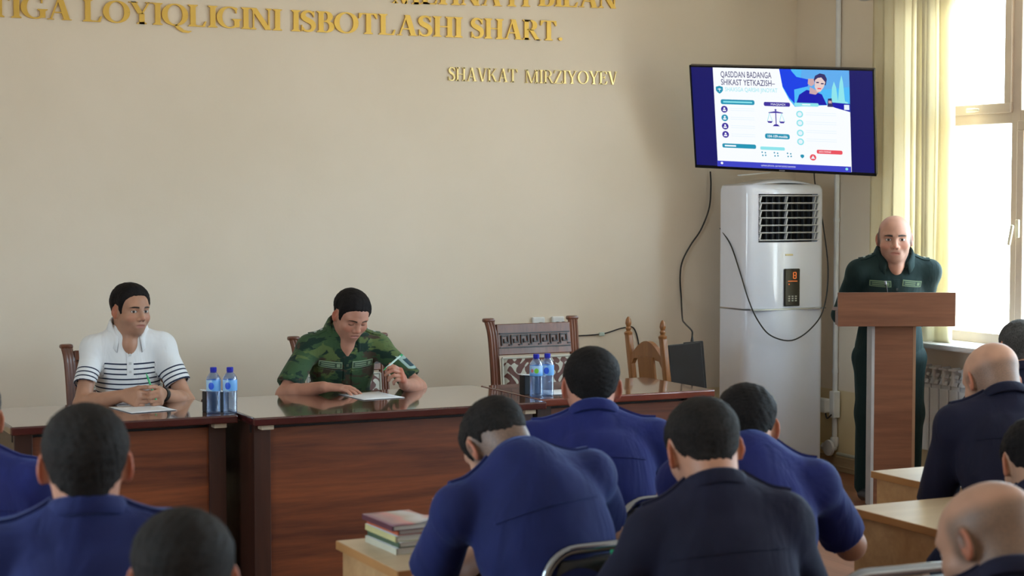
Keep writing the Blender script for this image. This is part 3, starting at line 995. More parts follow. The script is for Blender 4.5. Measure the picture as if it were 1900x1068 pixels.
def window(n, a, b, left=False):
    """plastic window in the right wall, also used for the added fill window on the left: a frame, two lights with a transom, sashes, panes, handle, sill"""
    root = bpy.data.objects.new('window_%d' % n, None); COL.objects.link(root)
    root.location = (XL - 0.12 if left else XR + 0.12, 0, 0)
    if left:
        root.rotation_euler = (0, 0, math.pi); a, b = -b, -a
    struct(root, 'plastic framed window with bright daylight behind it' if n == 1 else None)
    w = 0.062
    mb = MB()
    mid = [b - 0.735, b - 1.38] if b - a > 1.8 else [b - 0.8]
    zt = 2.125
    mb.box((0, (a + b) / 2, WZ0 + w / 2), (0.07, b - a, w), bev=0.006)
    mb.box((0, (a + b) / 2, WZ1 - w / 2), (0.07, b - a, w), bev=0.006)
    for y in (a + w / 2, b - w / 2):
        mb.box((0, y, (WZ0 + WZ1) / 2), (0.07, w, WZ1 - WZ0 - 2 * w), bev=0.006)
    for y in mid:
        mb.box((0, y, (WZ0 + WZ1) / 2), (0.066, 0.075, WZ1 - WZ0 - 2 * w), bev=0.006)
    mb.box((0, (a + b) / 2, zt), (0.064, b - a - 2 * w, 0.070), bev=0.006)
    mb.build('window_frame', PVC, root)
    edges = [a + w] + [m for m in sorted(mid)] + [b - w]
    cells = []
    for i in range(len(edges) - 1):
        y0 = edges[i] + (0.0375 if i else 0); y1 = edges[i + 1] - (0.0375 if i < len(edges) - 2 else 0)
        cells += [(y0, y1, WZ0 + w, zt - 0.035), (y0, y1, zt + 0.035, WZ1 - w)]
    for i, (y0, y1, z0, z1) in enumerate(cells):
        far = y1 > b - 0.2
        if (far and z0 > 2) or (not far and y1 > b - 1.0 and z0 < 2):
            s = 0.055
            q = MB()
            q.box((-0.022, (y0 + y1) / 2, z0 + s / 2 - 0.012), (0.06, y1 - y0 + 0.02, s), bev=0.006)
            q.box((-0.022, (y0 + y1) / 2, z1 - s / 2 + 0.012), (0.06, y1 - y0 + 0.02, s), bev=0.006)
            for yy in (y0 + s / 2 - 0.012, y1 - s / 2 + 0.012):
                q.box((-0.022, yy, (z0 + z1) / 2), (0.06, s, z1 - z0 - 0.08), bev=0.006)
            sh = q.build('sash', PVC, root)
            hd = MB()
            if z0 > 2:
                hd.box((-0.060, (y0 + y1) / 2 - 0.02, z0 + 0.012), (0.016, 0.075, 0.026), bev=0.005)
                hd.box((-0.082, (y0 + y1) / 2 - 0.06, z0 + 0.010), (0.014, 0.10, 0.018), bev=0.006)
            else:
                hd.box((-0.060, y1 - 0.015, 1.52), (0.016, 0.028, 0.10), bev=0.005)
                hd.box((-0.085, y1 + 0.010, 1.485), (0.016, 0.022, 0.115), rot=(R_(14), 0, 0), bev=0.007)
            hd.build('handle', simple('cream handle plastic', (0.72, 0.66, 0.50), 0.4), sh)
        MB().box((0.0, (y0 + y1) / 2, (z0 + z1) / 2), (0.006, y1 - y0 + 0.01, z1 - z0 + 0.01)).build('pane', GLASS, root)
    MB().box((-0.165, (a + b) / 2, WZ0 - 0.012), (0.30, b - a + 0.12, 0.03), bev=0.008).build('window_sill', WHITEP, root)
    # daylight portal: gives no light of its own, only guides the sampling of the sky through the opening
    ld = bpy.data.lights.new('window_portal', 'AREA')
    ld.shape = 'RECTANGLE'; ld.size = WZ1 - WZ0; ld.size_y = b - a
    ld.cycles.is_portal = True
    lo = bpy.data.objects.new('window_portal_%d' % n, ld); COL.objects.link(lo)
    lo.location = (XR + T_ + 0.02, (a + b) / 2, (WZ0 + WZ1) / 2)
    lo.rotation_euler = (0, R_(90), 0)
    if left:
        lo.location = (XL - T_ - 0.02, -(a + b) / 2, (WZ0 + WZ1) / 2)
        lo.rotation_euler = (0, R_(-90), 0)
for i, (a, b) in enumerate(WINS):
    window(i + 1, a, b)
for i, (a, b) in enumerate(FILL_WIN):
    window(len(WINS) + 1 + i, a, b, True)  # the added fill window, out of view

# skirting boards
BASE = wood('beige skirting board', (0.38, 0.28, 0.17), (0.50, 0.39, 0.25), 1.2, 'Y', 0.45)
def skirting(name, c, s):
    mb = MB().box(c, s, bev=0.004)
    along_x = s[0] > s[1]
    mb.box((c[0] - (0 if along_x else 0.004), c[1] - (0.004 if along_x else 0), 0.030), (s[0], s[1], 0.012), bev=0.004)
    struct(mb.build(name, BASE))
skirting('baseboard_right', (XR - 0.008, (YF + YB) / 2, 0.045), (0.016, YB - YF, 0.09))
skirting('baseboard_back', ((XL + XR) / 2, YB - 0.008, 0.045), (XR - XL, 0.016, 0.09))

# vertical blind at the far end of the nearest-to-corner window
def blind_mat():
    t = NT('cream blind fabric')
    n = t.noise(120, 2, stretch=(1, 1, 0.15))
    col = t.mix(n, (0.91, 0.84, 0.66), (0.95, 0.90, 0.76))
    df = t.n('ShaderNodeBsdfDiffuse'); tl = t.n('ShaderNodeBsdfTranslucent'); mx = t.n('ShaderNodeMixShader')
    t.put(df.inputs[0], col); t.put(tl.inputs[0], col); mx.inputs[0].default_value = 0.62
    t.t.links.new(df.outputs[0], mx.inputs[1]); t.t.links.new(tl.outputs[0], mx.inputs[2]); t.t.links.new(mx.outputs[0], t.out.inputs[0])
    return t.m
BLIND = blind_mat()
vb = thing('vertical_blind', 'cream vertical fabric blind drawn to the corner side of the bright window', 'blind', (XR - 0.085, 0, 0))
MB().box((0, 7.45, 2.865), (0.045, 2.35, 0.035), bev=0.004).build('head_rail', WHITEP, vb)
for k, (y, ang) in enumerate([(8.46, 6), (8.36, 8), (8.26, 5), (8.16, 9), (8.075, 30), (8.03, 68), (7.985, 75), (7.94, 60), (7.885, 14), (7.85, 8)]):
    mb = MB()
    A = R_(90 + ang)
    sway = random.uniform(-0.012, 0.012)
    def slat(u, v, A=A, k=k, sway=sway):
        s = (u - 0.5) * 0.118
        bow = 0.010 * (1 - (2 * u - 1) ** 2) + 0.006 * math.sin(v * 5 + k)
        return (math.cos(A) * s - math.sin(A) * bow, math.sin(A) * s + math.cos(A) * bow + sway * (1 - v), 0.865 + v * 1.98)
    mb.grid(slat, 6, 12)
    sl = mb.build('slat', BLIND, vb, loc=(0, y, 0), smooth='all', solid=0.0012)
    if k > 5:
        MB().box((0, 0, 0.875), (0.016, 0.085, 0.022), rot=(0, 0, R_(ang)), bev=0.002).build('bottom_weight', WHITEP, sl)

# radiator
RAD = simple('white radiator enamel', (0.76, 0.76, 0.78), 0.3, 0.03)
ra = thing('radiator', 'white sectional radiator on the side wall under the window', 'radiator', (XR - 0.055, 0, 0))
for k in range(14):
    y = 8.10 - 0.082 * k
    mb = MB()
    mb.box((0, y, 0.445), (0.028, 0.074, 0.39), bev=0.008)
    mb.box((-0.020, y, 0.435), (0.014, 0.070, 0.36), bev=0.005)
    mb.box((-0.006, y, 0.690), (0.060, 0.014, 0.105), bev=0.005)
    mb.box((-0.018, y, 0.728), (0.040, 0.066, 0.014), bev=0.005)
    mb.box((-0.024, y, 0.650), (0.010, 0.066, 0.026), rot=(0, R_(24), 0), bev=0.004)
    mb.box((-0.016, y, 0.690), (0.010, 0.066, 0.022), rot=(0, R_(24), 0), bev=0.004)
    mb.build('section', RAD, ra)
for z in (0.285, 0.665):
    MB().tube([(0.012, 8.16, z), (0.012, 6.98, z)], 0.019, 10).build('header_pipe', RAD, ra, smooth=True)

# riser, socket box, valve and floor pipe in the corner
PIPE = simple('white painted pipe', (0.72, 0.72, 0.74), 0.4, 0.04)
pp = thing('riser_pipe', 'white vertical pipe running down the side wall beside the corner', 'pipe', (XR - 0.020, 8.945, 0))
MB().tube([(0, 0, 0.17), (0, 0, ZC)], 0.0165, 12).build('pipe', PIPE, pp, smooth=True)
for z in (0.62, 1.55, 2.45):
    MB().lathe([(0.020, z - 0.012), (0.020, z + 0.012)], 12).build('clip', PIPE, pp)
MB().lathe([(0.024, 0.15), (0.027, 0.16), (0.027, 0.20), (0.022, 0.21)], 12).build('coupling', PIPE, pp, smooth=True)
sb = thing('wall_socket', 'white double socket box with plugs on the pipe beside the cooling unit', 'socket', (XR - 0.045, 8.945, 0.405))
MB().box((0.008, -0.02, 0.01), (0.05, 0.050, 0.165), bev=0.006).build('back_box', WHITEP, sb)
MB().box((-0.030, 0.045, 0.0), (0.05, 0.095, 0.088), bev=0.01).build('adapter', WHITEP, sb)
MB().lathe([(0.022, 0), (0.022, 0.02), (0.012, 0.035)], 12, m=Matrix.Rotation(R_(-90), 4, 'X')).build('plug', simple('grey plug rubber', (0.25, 0.25, 0.26), 0.5), sb, loc=(-0.03, 0.09, -0.005))
MB().tube(spline([(-0.03, 0.02, -0.045), (-0.04, -0.01, -0.075), (-0.03, -0.04, -0.05)], 5), 0.005, 6).build('cord', simple('dark cord', (0.03, 0.03, 0.03), 0.5), sb)
vv = thing('pipe_valve', 'cream pipe elbow with a round flange low in the corner', 'valve', (XR - 0.045, 8.945, 0.145))
MB().lathe([(0.018, -0.03), (0.048, -0.028), (0.050, -0.012), (0.020, -0.008), (0.020, 0.03)], 18, m=Matrix.Rotation(R_(90), 4, 'Y')).build('flange', PIPE, vv, smooth=True)
MB().tube([(0.0, 0.0, 0.0), (0.0, 0.24, 0.004)], 0.019, 12).build('pipe', simple('yellow gas pipe paint', (0.70, 0.62, 0.24), 0.45), vv, smooth=True)
MB().lathe([(0.025, 0), (0.025, 0.03)], 6, m=Matrix.Rotation(R_(-90), 4, 'X')).build('nut', PIPE, vv, loc=(0, 0.05, 0))
tag(MB().tube([(XR - 0.030, 8.90, 0.112), (XR - 0.030, 8.0, 0.112), (XR - 0.030, 5.6, 0.110)], 0.011, 10).build('floor_pipe', simple('grey green pipe', (0.42, 0.44, 0.38), 0.4), smooth=True),
    'thin grey pipe running along the skirting of the side wall', 'pipe')

# ------------------------------------------------------------------ front tables
LAC = NT('glossy brown lacquer top')
_a = LAC.noise(1.2, 5, 0.6, stretch=(0.6, 9, 9), dist=0.6)
LAC.set(color=LAC.ramp(_a, [(0.35, (0.085, 0.030, 0.016)), (0.65, (0.17, 0.062, 0.030))]), rough=0.12, spec=0.9, coat=0.8, coat_r=0.05)
LAC = LAC.m
EDGE = simple('dark red lacquer edge', (0.060, 0.012, 0.012), 0.16, 0.1, coat=0.6)
PANEL = wood('mahogany panel', (0.070, 0.015, 0.006), (0.235, 0.060, 0.017), 1.0, 'X', 0.42)
DARKW = wood('dark side panel', (0.030, 0.010, 0.007), (0.055, 0.018, 0.011), 1.0, 'Z', 0.35)
BEIGE = simple('bare chipboard', (0.52, 0.42, 0.30), 0.7)

def front_table(label, x0, x1, yf, yb, red=False, blocks=(), top=0.76):
    t = thing('long_table', label, 'table', ((x0 + x1) / 2, (yf + yb) / 2, 0), 0, 'long tables along the back wall')
    w, d = x1 - x0, yb - yf
    mb = MB().box((0, 0, top - 0.004), (w - 0.012, d - 0.012, 0.008))
    mb.build('table_top', LAC, t)
    mb = MB()
    ed = simple('reddish lacquer edge', (0.150, 0.030, 0.018), 0.2, 0.1, coat=0.5) if red else EDGE
    for (cx, cy, sx, sy) in ((0, -d / 2 + 0.008, w, 0.016), (0, d / 2 - 0.008, w, 0.016), (-w / 2 + 0.008, 0, 0.016, d - 0.03), (w / 2 - 0.008, 0, 0.016, d - 0.03)):
        mb.box((cx, cy, top - 0.0175), (sx, sy, 0.035), bev=0.007, seg=3)
    mb.box((0, 0, top - 0.020), (w - 0.03, d - 0.03, 0.022))
    mb.build('edge_moulding', ed, t)
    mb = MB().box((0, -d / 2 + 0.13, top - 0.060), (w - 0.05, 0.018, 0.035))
    mb.build('gap_shade_board', simple('black painted gap shade', (0.012, 0.009, 0.008), 0.5), t)  # shade of the gap under the top put into a black board
    MB().box((0, -d / 2 + 0.115, (top - 0.055) / 2 + 0.01), (w - 0.20, 0.018, top - 0.085)).build('front_panel', PANEL, t)
    for s in (-1, 1):
        MB().box((s * (w / 2 - 0.065), 0.01, (top - 0.035) / 2), (0.075, d - 0.16, top - 0.036), bev=0.003).build('side_panel', DARKW, t)
    MB().box((0, 0.05, 0.55), (w - 0.20, 0.30, 0.018)).build('shelf', PANEL, t)
    for bx in blocks:
        MB().box((bx * (w / 2 - 0.07), -d / 2 + 0.055, top - 0.046), (0.055, 0.055, 0.020), bev=0.002).build('corner_block', BEIGE, t)
    return t
front_table('brown lacquered table on the left in front of the man in the striped shirt', 1.318, 2.272, 7.335, 8.03, blocks=(1,))
front_table('long brown lacquered table in the middle in front of the man in camouflage', 2.295, 3.685, 7.19, 7.99, blocks=(-1, 1))
front_table('reddish lacquered table on the right in front of the carved chair', 3.700, 4.650, 7.285, 7.945, red=True)

# ------------------------------------------------------------------ air conditioner
ACW = simple('glossy white plastic case', (0.80, 0.83, 0.95), 0.16, 0.01, coat=0.5)
ac = thing('air_conditioner', 'tall white floor standing air conditioner in the corner under the television', 'air conditioner', (6.142, 8.99, 0))
def ac_outline(wd, dp, r=0.06, bulge=0.03, n=6):
    """plan of the case: bowed front at -y"""
    P = []
    for i in range(n + 1):
        a = math.pi + math.pi / 2 * i / n
        P.append((-wd / 2 + r + r * math.cos(a), -dp / 2 + r + r * math.sin(a)))
    for i in range(1, 8):
        x = -wd / 2 + r + (wd - 2 * r) * i / 8
        P.append((x, -dp / 2 - bulge * (1 - (2 * i / 8 - 1) ** 2)))
    for i in range(n + 1):
        a = -math.pi / 2 + math.pi / 2 * i / n
        P.append((wd / 2 - r + r * math.cos(a), -dp / 2 + r + r * math.sin(a)))
    P += [(wd / 2, dp / 2 - 0.01), (wd / 2 - 0.01, dp / 2), (-wd / 2 + 0.01, dp / 2), (-wd / 2, dp / 2 - 0.01)]
    return P
def loft(mb, sections):
    rings = []
    for z, P, ox, oy, sc in sections:
        rings.append([mb.bm.verts.new((x * sc + ox, y * sc + oy, z + (zz if False else 0))) for x, y in P for zz in (0,)])
    n = len(rings[0])
    for a, b in zip(rings, rings[1:]):
        for k in range(n):
            mb.bm.faces.new((a[k], a[(k + 1) % n], b[(k + 1) % n], b[k]))
    mb.bm.faces.new(rings[0][::-1]); mb.bm.faces.new(rings[-1])
AW, AD, AH = 0.575, 0.29, 1.765
PO = ac_outline(AW, AD)
mb = MB()
loft(mb, [(0.03, PO, 0, 0, 1.0), (1.016, PO, 0, 0, 1.0)])
mb.build('lower_case', ACW, ac, smooth=True)
MB().box((0, 0, 0.015), (AW - 0.03, AD - 0.03, 0.03), bev=0.006).build('plinth', simple('grey plinth plastic', (0.35, 0.35, 0.37), 0.5), ac)
# upper case with a real opening for the outlet: side shells and front panels around it
GX0, GX1, GZ0, GZ1 = -0.205, 0.222, 1.420, 1.708
mb = MB()
PU = ac_outline(AW, AD)
loft(mb, [(1.026, PU, 0, 0, 1.0), (GZ0, PU, 0, 0, 1.0)])
loft(mb, [(GZ1, PU, 0, 0, 1.0), (1.735, PU, 0, 0, 0.995), (1.757, PU, 0, 0.004, 0.965), (1.766, PU, 0, 0.008, 0.90)])
def recessed(P):
    out, state = [], 0
    yf = lambda x: -AD / 2 - 0.03 * (1 - (x / (AW / 2 - 0.06)) ** 2)
    for x, y in P:
        if y < -AD / 2 + 0.004 and GX0 < x < GX1:
            if state == 0:
                out += [(GX0, yf(GX0)), (GX0, -0.055), (GX1, -0.055), (GX1, yf(GX1))]; state = 1
            continue
        out.append((x, y))
    return out
PR = recessed(PU)
loft(mb, [(GZ0, PR, 0, 0, 1.0), (GZ1, PR, 0, 0, 1.0)])
mb.build('upper_case', ACW, ac, smooth=True)
# rounded crown
mb = MB()
mb.grid(lambda u, v: ((u - 0.5) * 0.50, (v - 0.5) * 0.25, 1.760 + 0.040 * (1 - (2 * u - 1) ** 2) * (1 - (2 * v - 1) ** 4 * 0.5) - 0.004), 15, 9)
mb.build('crown', ACW, ac, smooth='all', solid=0.006)
MB().box((0.005, -AD / 2 - 0.018, 1.021), (AW - 0.05, 0.03, 0.008)).build('seam_strip', simple('silver strip', (0.55, 0.56, 0.58), 0.25, 0.02, metal=0.8), ac)
MB().box((0.0085, -0.075, (GZ0 + GZ1) / 2), (GX1 - GX0 - 0.002, 0.03, GZ1 - GZ0 - 0.002)).build('outlet_cavity', simple('black outlet cavity', (0.006, 0.007, 0.009), 0.6), ac)
LOUV = simple('white louvre plastic', (0.62, 0.63, 0.66), 0.3, 0.02)
yl = -AD / 2 - 0.010
for k in range(7):
    z = GZ0 + 0.012 + (GZ1 - GZ0 - 0.024) * k / 6
    MB().box(((GX0 + GX1) / 2, yl, z), (GX1 - GX0, 0.026, 0.0042), rot=(R_(-12), 0, 0)).build('louvre', LOUV, ac)
for x in (GX0 + 0.008, -0.010, GX1 - 0.008, GX1 - 0.028):
    for k in range(6):
        z = GZ0 + 0.036 + (GZ1 - GZ0 - 0.024) * k / 6
        MB().box((x, yl + 0.004, z), (0.006, 0.022, 0.036), rot=(0, R_(16), 0)).build('louvre_link', LOUV, ac)
for k in range(9):
    x = GX0 + 0.03 + 0.045 * k
    MB().box((x, -0.105, (GZ0 + GZ1) / 2), (0.003, 0.03, GZ1 - GZ0 - 0.01)).build('vane', simple('dark vane', (0.03, 0.035, 0.045), 0.4), ac)
dp_ = MB().box((0.016, -AD / 2 - 0.034, 1.150), (0.110, 0.016, 0.225), bev=0.006).build('display_panel', simple('dark display glass', (0.020, 0.016, 0.012), 0.12), ac)
def emit(name, c, s):
    if name in MATS: return MATS[name]
    t = NT(name); t.set(color=(0, 0, 0), emit=c, emit_s=s, rough=0.3)
    MATS[name] = t.m
    return t.m
EXPO = SC.view_settings.exposure
LED = emit('orange led', (1.0, 0.22, 0.03), 0.9 / 2 ** EXPO)
yd = -AD / 2 - 0.0435
mb = MB()
for (x, z, sx, sz) in ((0.031, 1.240, 0.018, 0.004), (0.031, 1.222, 0.018, 0.004), (0.031, 1.204, 0.018, 0.004), (0.021, 1.231, 0.004, 0.014), (0.041, 1.231, 0.004, 0.014), (0.021, 1.213, 0.004, 0.014), (0.041, 1.213, 0.004, 0.014)):
    mb.box((x, yd, z), (sx, 0.002, sz))
mb.build('digit', LED, dp_)
MB().box((0.016, yd, 1.188), (0.066, 0.002, 0.004)).build('led_bar', LED, dp_)
MB().lathe([(0.004, 0), (0.004, 0.002)], 8, m=Matrix.Rotation(R_(90), 4, 'X')).build('led_dot', LED, dp_, loc=(-0.010, yd, 1.170))
for i in range(3):
    for j in range(3):
        MB().box((-0.008 + i * 0.024, yd, 1.097 - j * 0.013), (0.013, 0.003, 0.007), bev=0.001).build('button', simple('pale button', (0.45, 0.45, 0.40), 0.4), dp_)
MB().box((-0.002, -AD / 2 - 0.0305, 1.345), (0.055, 0.004, 0.010), bev=0.001).build('badge', simple('gold badge', (0.55, 0.45, 0.25), 0.3, metal=0.6), ac)
tag(MB().box((0, 0, 0), (0.26, 0.03, 0.007), rot=(0, R_(-4), 0), bev=0.002).build('loose_strip', WHITEP, loc=(6.00, 8.985, 1.828), rot=(0, 0, R_(14))),
    'thin white plastic strip lying on top of the air conditioner', 'strip')
# ------------------------------------------------------------------ television with the slide
def text_mesh(body, size, depth=0.0004, align='LEFT', bold=0.0, spacing=1.0):
    cu = bpy.data.curves.new('txt', 'FONT')
    cu.body = body; cu.size = size; cu.extrude = depth; cu.align_x = align; cu.offset = bold
    cu.space_character = spacing; cu.resolution_u = 3
    o = bpy.data.objects.new('txt', cu); COL.objects.link(o)
    me = bpy.data.meshes.new_from_object(o.evaluated_get(bpy.context.evaluated_depsgraph_get()))
    bpy.data.objects.remove(o); bpy.data.curves.remove(cu)
    me.transform(Matrix.Rotation(R_(90), 4, 'X'))
    return me

TVW, TVH = 1.10, 0.631
TVM = Matrix.Rotation(-0.916, 4, 'Z') @ Matrix.Rotation(0.325, 4, 'X') @ Matrix.Rotation(0.055, 4, 'Y')
tv = thing('television', 'large flat television showing a slide, hung high in the corner', 'television', (5.956, 8.636, 2.136))
tv.rotation_euler = TVM.to_euler()
BLK = simple('black television plastic', (0.012, 0.012, 0.014), 0.25, 0.02)
MB().box((0, 0.022, 0), (TVW, 0.030, TVH), bev=0.005).box((0, 0.052, -0.04), (TVW * 0.7, 0.04, TVH * 0.6), bev=0.012).build('case', BLK, tv)
mb = MB()
for c, s in (((0, 0.004, TVH / 2 - 0.005), (TVW, 0.012, 0.010)), ((0, 0.004, -TVH / 2 + 0.009), (TVW, 0.012, 0.018)), ((-TVW / 2 + 0.005, 0.004, 0), (0.010, 0.012, TVH)), ((TVW / 2 - 0.005, 0.004, 0), (0.010, 0.012, TVH))):
    mb.box(c, s)
mb.build('bezel', BLK, tv)
MB().box((-0.01, -0.0025, -TVH / 2 + 0.008), (0.034, 0.002, 0.006)).build('badge', simple('grey badge', (0.3, 0.3, 0.32), 0.4), tv)
EK = 1.0 / 2 ** EXPO
scr = MB().box((0, 0.004, 0.004), (TVW - 0.02, 0.004, TVH - 0.028)).build('screen', emit('unlit blue screen', (0.010, 0.010, 0.13), 1.0 * EK), tv)
# slide, in fractions a (left-right) and b (top-down) of its area
SW, SH_ = (TVW - 0.02) * 0.752, TVH - 0.028
SX0, SZ0 = -SW / 2, 0.004 + SH_ / 2
_lay = [0]
def sp(a, b): return SX0 + a * SW, SZ0 - b * SH_
def sl_poly(name, pts, mat, parent=None):
    _lay[0] += 1
    y = 0.0015 - _lay[0] * 0.00009
    mb = MB()
    mb.bm.faces.new([mb.bm.verts.new((sp(a, b)[0], y, sp(a, b)[1])) for a, b in pts])
    return mb.build(name, mat, scr, normals=False)
def sl_rect(name, a0, b0, a1, b1, mat): return sl_poly(name, [(a0, b0), (a0, b1), (a1, b1), (a1, b0)], mat)
def sl_round(name, a0, b0, a1, b1, mat):
    r = (b1 - b0) * 0.35; k = SH_ / SW
    P = []
    for (ca, cb, s) in ((a0 + r * k, b0 + r, 180), (a1 - r * k, b0 + r, 270), (a1 - r * k, b1 - r, 0), (a0 + r * k, b1 - r, 90)):
        for i in range(4):
            an = R_(s + 30 * i); P.append((ca + r * k * math.cos(an), cb + r * math.sin(an)))
    return sl_poly(name, P[::-1], mat)
def sl_disc(name, a, b, r, mat, n=18):
    k = SH_ / SW
    return sl_poly(name, [(a + r * k * math.cos(-2 * math.pi * i / n), b + r * math.sin(-2 * math.pi * i / n)) for i in range(n)], mat)
def sl_text(name, body, a0, b1, height, a1, mat, bold=0.0):
    """fits the text between a0 and a1 with its baseline at b1"""
    _lay[0] += 1
    me = text_mesh(body, 1.0, 0.0, bold=bold)
    co = np.zeros(len(me.vertices) * 3, np.float32); me.vertices.foreach_get('co', co); co = co.reshape(-1, 3)
    x0, x1, z0, z1 = co[:, 0].min(), co[:, 0].max(), 0.0, 0.70
    X, Z = sp(a0, b1)
    co[:, 0] = (co[:, 0] - x0) / (x1 - x0) * (a1 - a0) * SW + X
    co[:, 2] = (co[:, 2] - z0) / (z1 - z0) * height * SH_ + Z
    co[:, 1] = 0.0015 - _lay[0] * 0.00009
    me.vertices.foreach_set('co', co.ravel()); me.update()
    me.materials.append(mat)
    return link(name, me, scr)
WH = emit('slide white', (0.93, 0.96, 1.0), 1.02 * EK)
NAVY = emit('slide navy', (0.045, 0.04, 0.16), 0.9 * EK)
PURP = emit('slide violet', (0.055, 0.035, 0.34), 1.0 * EK)
TEAL = emit('slide teal', (0.02, 0.30, 0.46), 1.0 * EK)
LTEAL = emit('slide pale teal', (0.28, 0.78, 0.84), 1.0 * EK)
PALE = emit('slide pale grey', (0.80, 0.90, 0.97), 1.0 * EK)
BLUE = emit('slide photo blue', (0.010, 0.055, 0.80), 1.0 * EK)
CYAN = emit('slide photo cyan', (0.08, 0.50, 0.95), 1.0 * EK)
DEEP = emit('slide deep blue', (0.010, 0.012, 0.42), 1.0 * EK)
RED = emit('slide red', (0.82, 0.09, 0.12), 1.0 * EK)
FACE = emit('slide face tone', (0.62, 0.40, 0.42), 1.0 * EK)
BARB = emit('slide bar blue', (0.05, 0.06, 0.56), 1.0 * EK)
sl_rect('slide_page', 0, 0, 1, 1, WH)
# picture at the top right
sl_poly('slide_picture', [(0.495, 0.0), (0.515, 0.18), (0.56, 0.30), (0.60, 0.37), (0.84, 0.345), (0.90, 0.365), (1.0, 0.405), (1.0, 0.0)], CYAN)
sl_poly('slide_picture_shade', [(0.66, 0.0), (0.64, 0.16), (0.78, 0.20), (1.0, 0.16), (1.0, 0.0)], emit('slide sky blue', (0.12, 0.42, 0.86), EK))
sl_poly('slide_sleeve', [(0.495, 0.0), (0.515, 0.17), (0.56, 0.28), (0.60, 0.34), (0.60, 0.20), (0.70, 0.165), (0.715, 0.10), (0.62, 0.075), (0.585, 0.02), (0.58, 0.0)], BLUE)
sl_poly('slide_chest', [(0.61, 0.345), (0.635, 0.25), (0.69, 0.20), (0.75, 0.215), (0.80, 0.24), (0.835, 0.345)], DEEP)
sl_poly('slide_fist', [(0.705, 0.09), (0.70, 0.14), (0.725, 0.165), (0.75, 0.14), (0.745, 0.09)], FACE)
sl_poly('slide_neck', [(0.715, 0.17), (0.71, 0.235), (0.755, 0.245), (0.78, 0.215)], FACE)
sl_poly('slide_hair', [(0.745, 0.10), (0.755, 0.06), (0.79, 0.035), (0.825, 0.045), (0.84, 0.09), (0.83, 0.15), (0.76, 0.14)], NAVY)
sl_poly('slide_face', [(0.755, 0.10), (0.75, 0.17), (0.765, 0.215), (0.79, 0.215), (0.815, 0.17), (0.828, 0.12), (0.80, 0.075), (0.775, 0.08)], emit('slide pale face', (0.80, 0.62, 0.60), EK))
for q, (a, b) in enumerate(((0.772, 0.125), (0.806, 0.135))):
    sl_rect('slide_eye', a - 0.010, b - 0.006, a + 0.010, b + 0.006, NAVY)
sl_rect('slide_mouth', 0.770, 0.178, 0.797, 0.190, RED)
sl_poly('slide_statue', [(0.865, 0.33), (0.875, 0.17), (0.890, 0.11), (0.905, 0.17), (0.915, 0.30), (0.93, 0.12), (0.945, 0.05), (0.955, 0.12), (0.965, 0.30), (0.985, 0.31), (0.99, 0.34)], LTEAL)
sl_poly('slide_desk', [(0.845, 0.345), (0.86, 0.315), (1.0, 0.325), (1.0, 0.405), (0.90, 0.37)], DEEP)
sl_poly('slide_gavel', [(0.838, 0.36), (0.843, 0.28), (0.870, 0.275), (0.878, 0.36)], NAVY)
sl_rect('slide_gavel_band', 0.846, 0.30, 0.870, 0.325, FACE)
sl_rect('slide_card', 0.958, 0.335, 0.995, 0.385, PALE)
# titles and headings
sl_text('slide_title', 'QASDDAN BADANGA', 0.058, 0.095, 0.060, 0.437, NAVY, 0.006)
sl_text('slide_title', 'SHIKAST YETKAZISH–', 0.058, 0.172, 0.058, 0.460, NAVY, 0.006)
sl_text('slide_subtitle', 'SHAXSGA QARSHI JINOYAT', 0.086, 0.235, 0.042, 0.477, LTEAL)
k = SH_ / SW
def shield(a, b, r, mat):
    sl_poly('slide_shield', [(a - r * k, b - r * 0.8), (a - r * k, b + 0.2 * r), (a - r * 0.5 * k, b + 0.8 * r), (a, b + 1.1 * r), (a + r * 0.5 * k, b + 0.8 * r), (a + r * k, b + 0.2 * r), (a + r * k, b - r * 0.8), (a, b - r * 1.1)], mat)
shield(0.043, 0.222, 0.036, TEAL)
sl_rect('slide_mark', 0.030, 0.212, 0.056, 0.219, WH); sl_rect('slide_mark', 0.041, 0.205, 0.045, 0.240, WH)
sl_round('slide_heading', 0.048, 0.317, 0.303, 0.366, TEAL)
sl_rect('slide_heading_text', 0.067, 0.334, 0.285, 0.349, LTEAL)
sl_round('slide_heading', 0.372, 0.330, 0.566, 0.371, PURP)
sl_text('slide_heading_text', 'MAQSADI', 0.425, 0.361, 0.020, 0.530, WH)
sl_round('slide_heading', 0.598, 0.328, 0.775, 0.362, LTEAL)
sl_rect('slide_heading_text', 0.655, 0.340, 0.715, 0.350, WH)
for b, m in ((0.417, PURP), (0.503, TEAL), (0.588, PURP), (0.672, PURP)):
    sl_disc('slide_icon', 0.073, b, 0.0345, m)
    sl_disc('slide_icon_mark', 0.073, b - 0.009, 0.010, WH, 10)
    sl_rect('slide_icon_mark', 0.061, b + 0.004, 0.085, b + 0.018, WH)
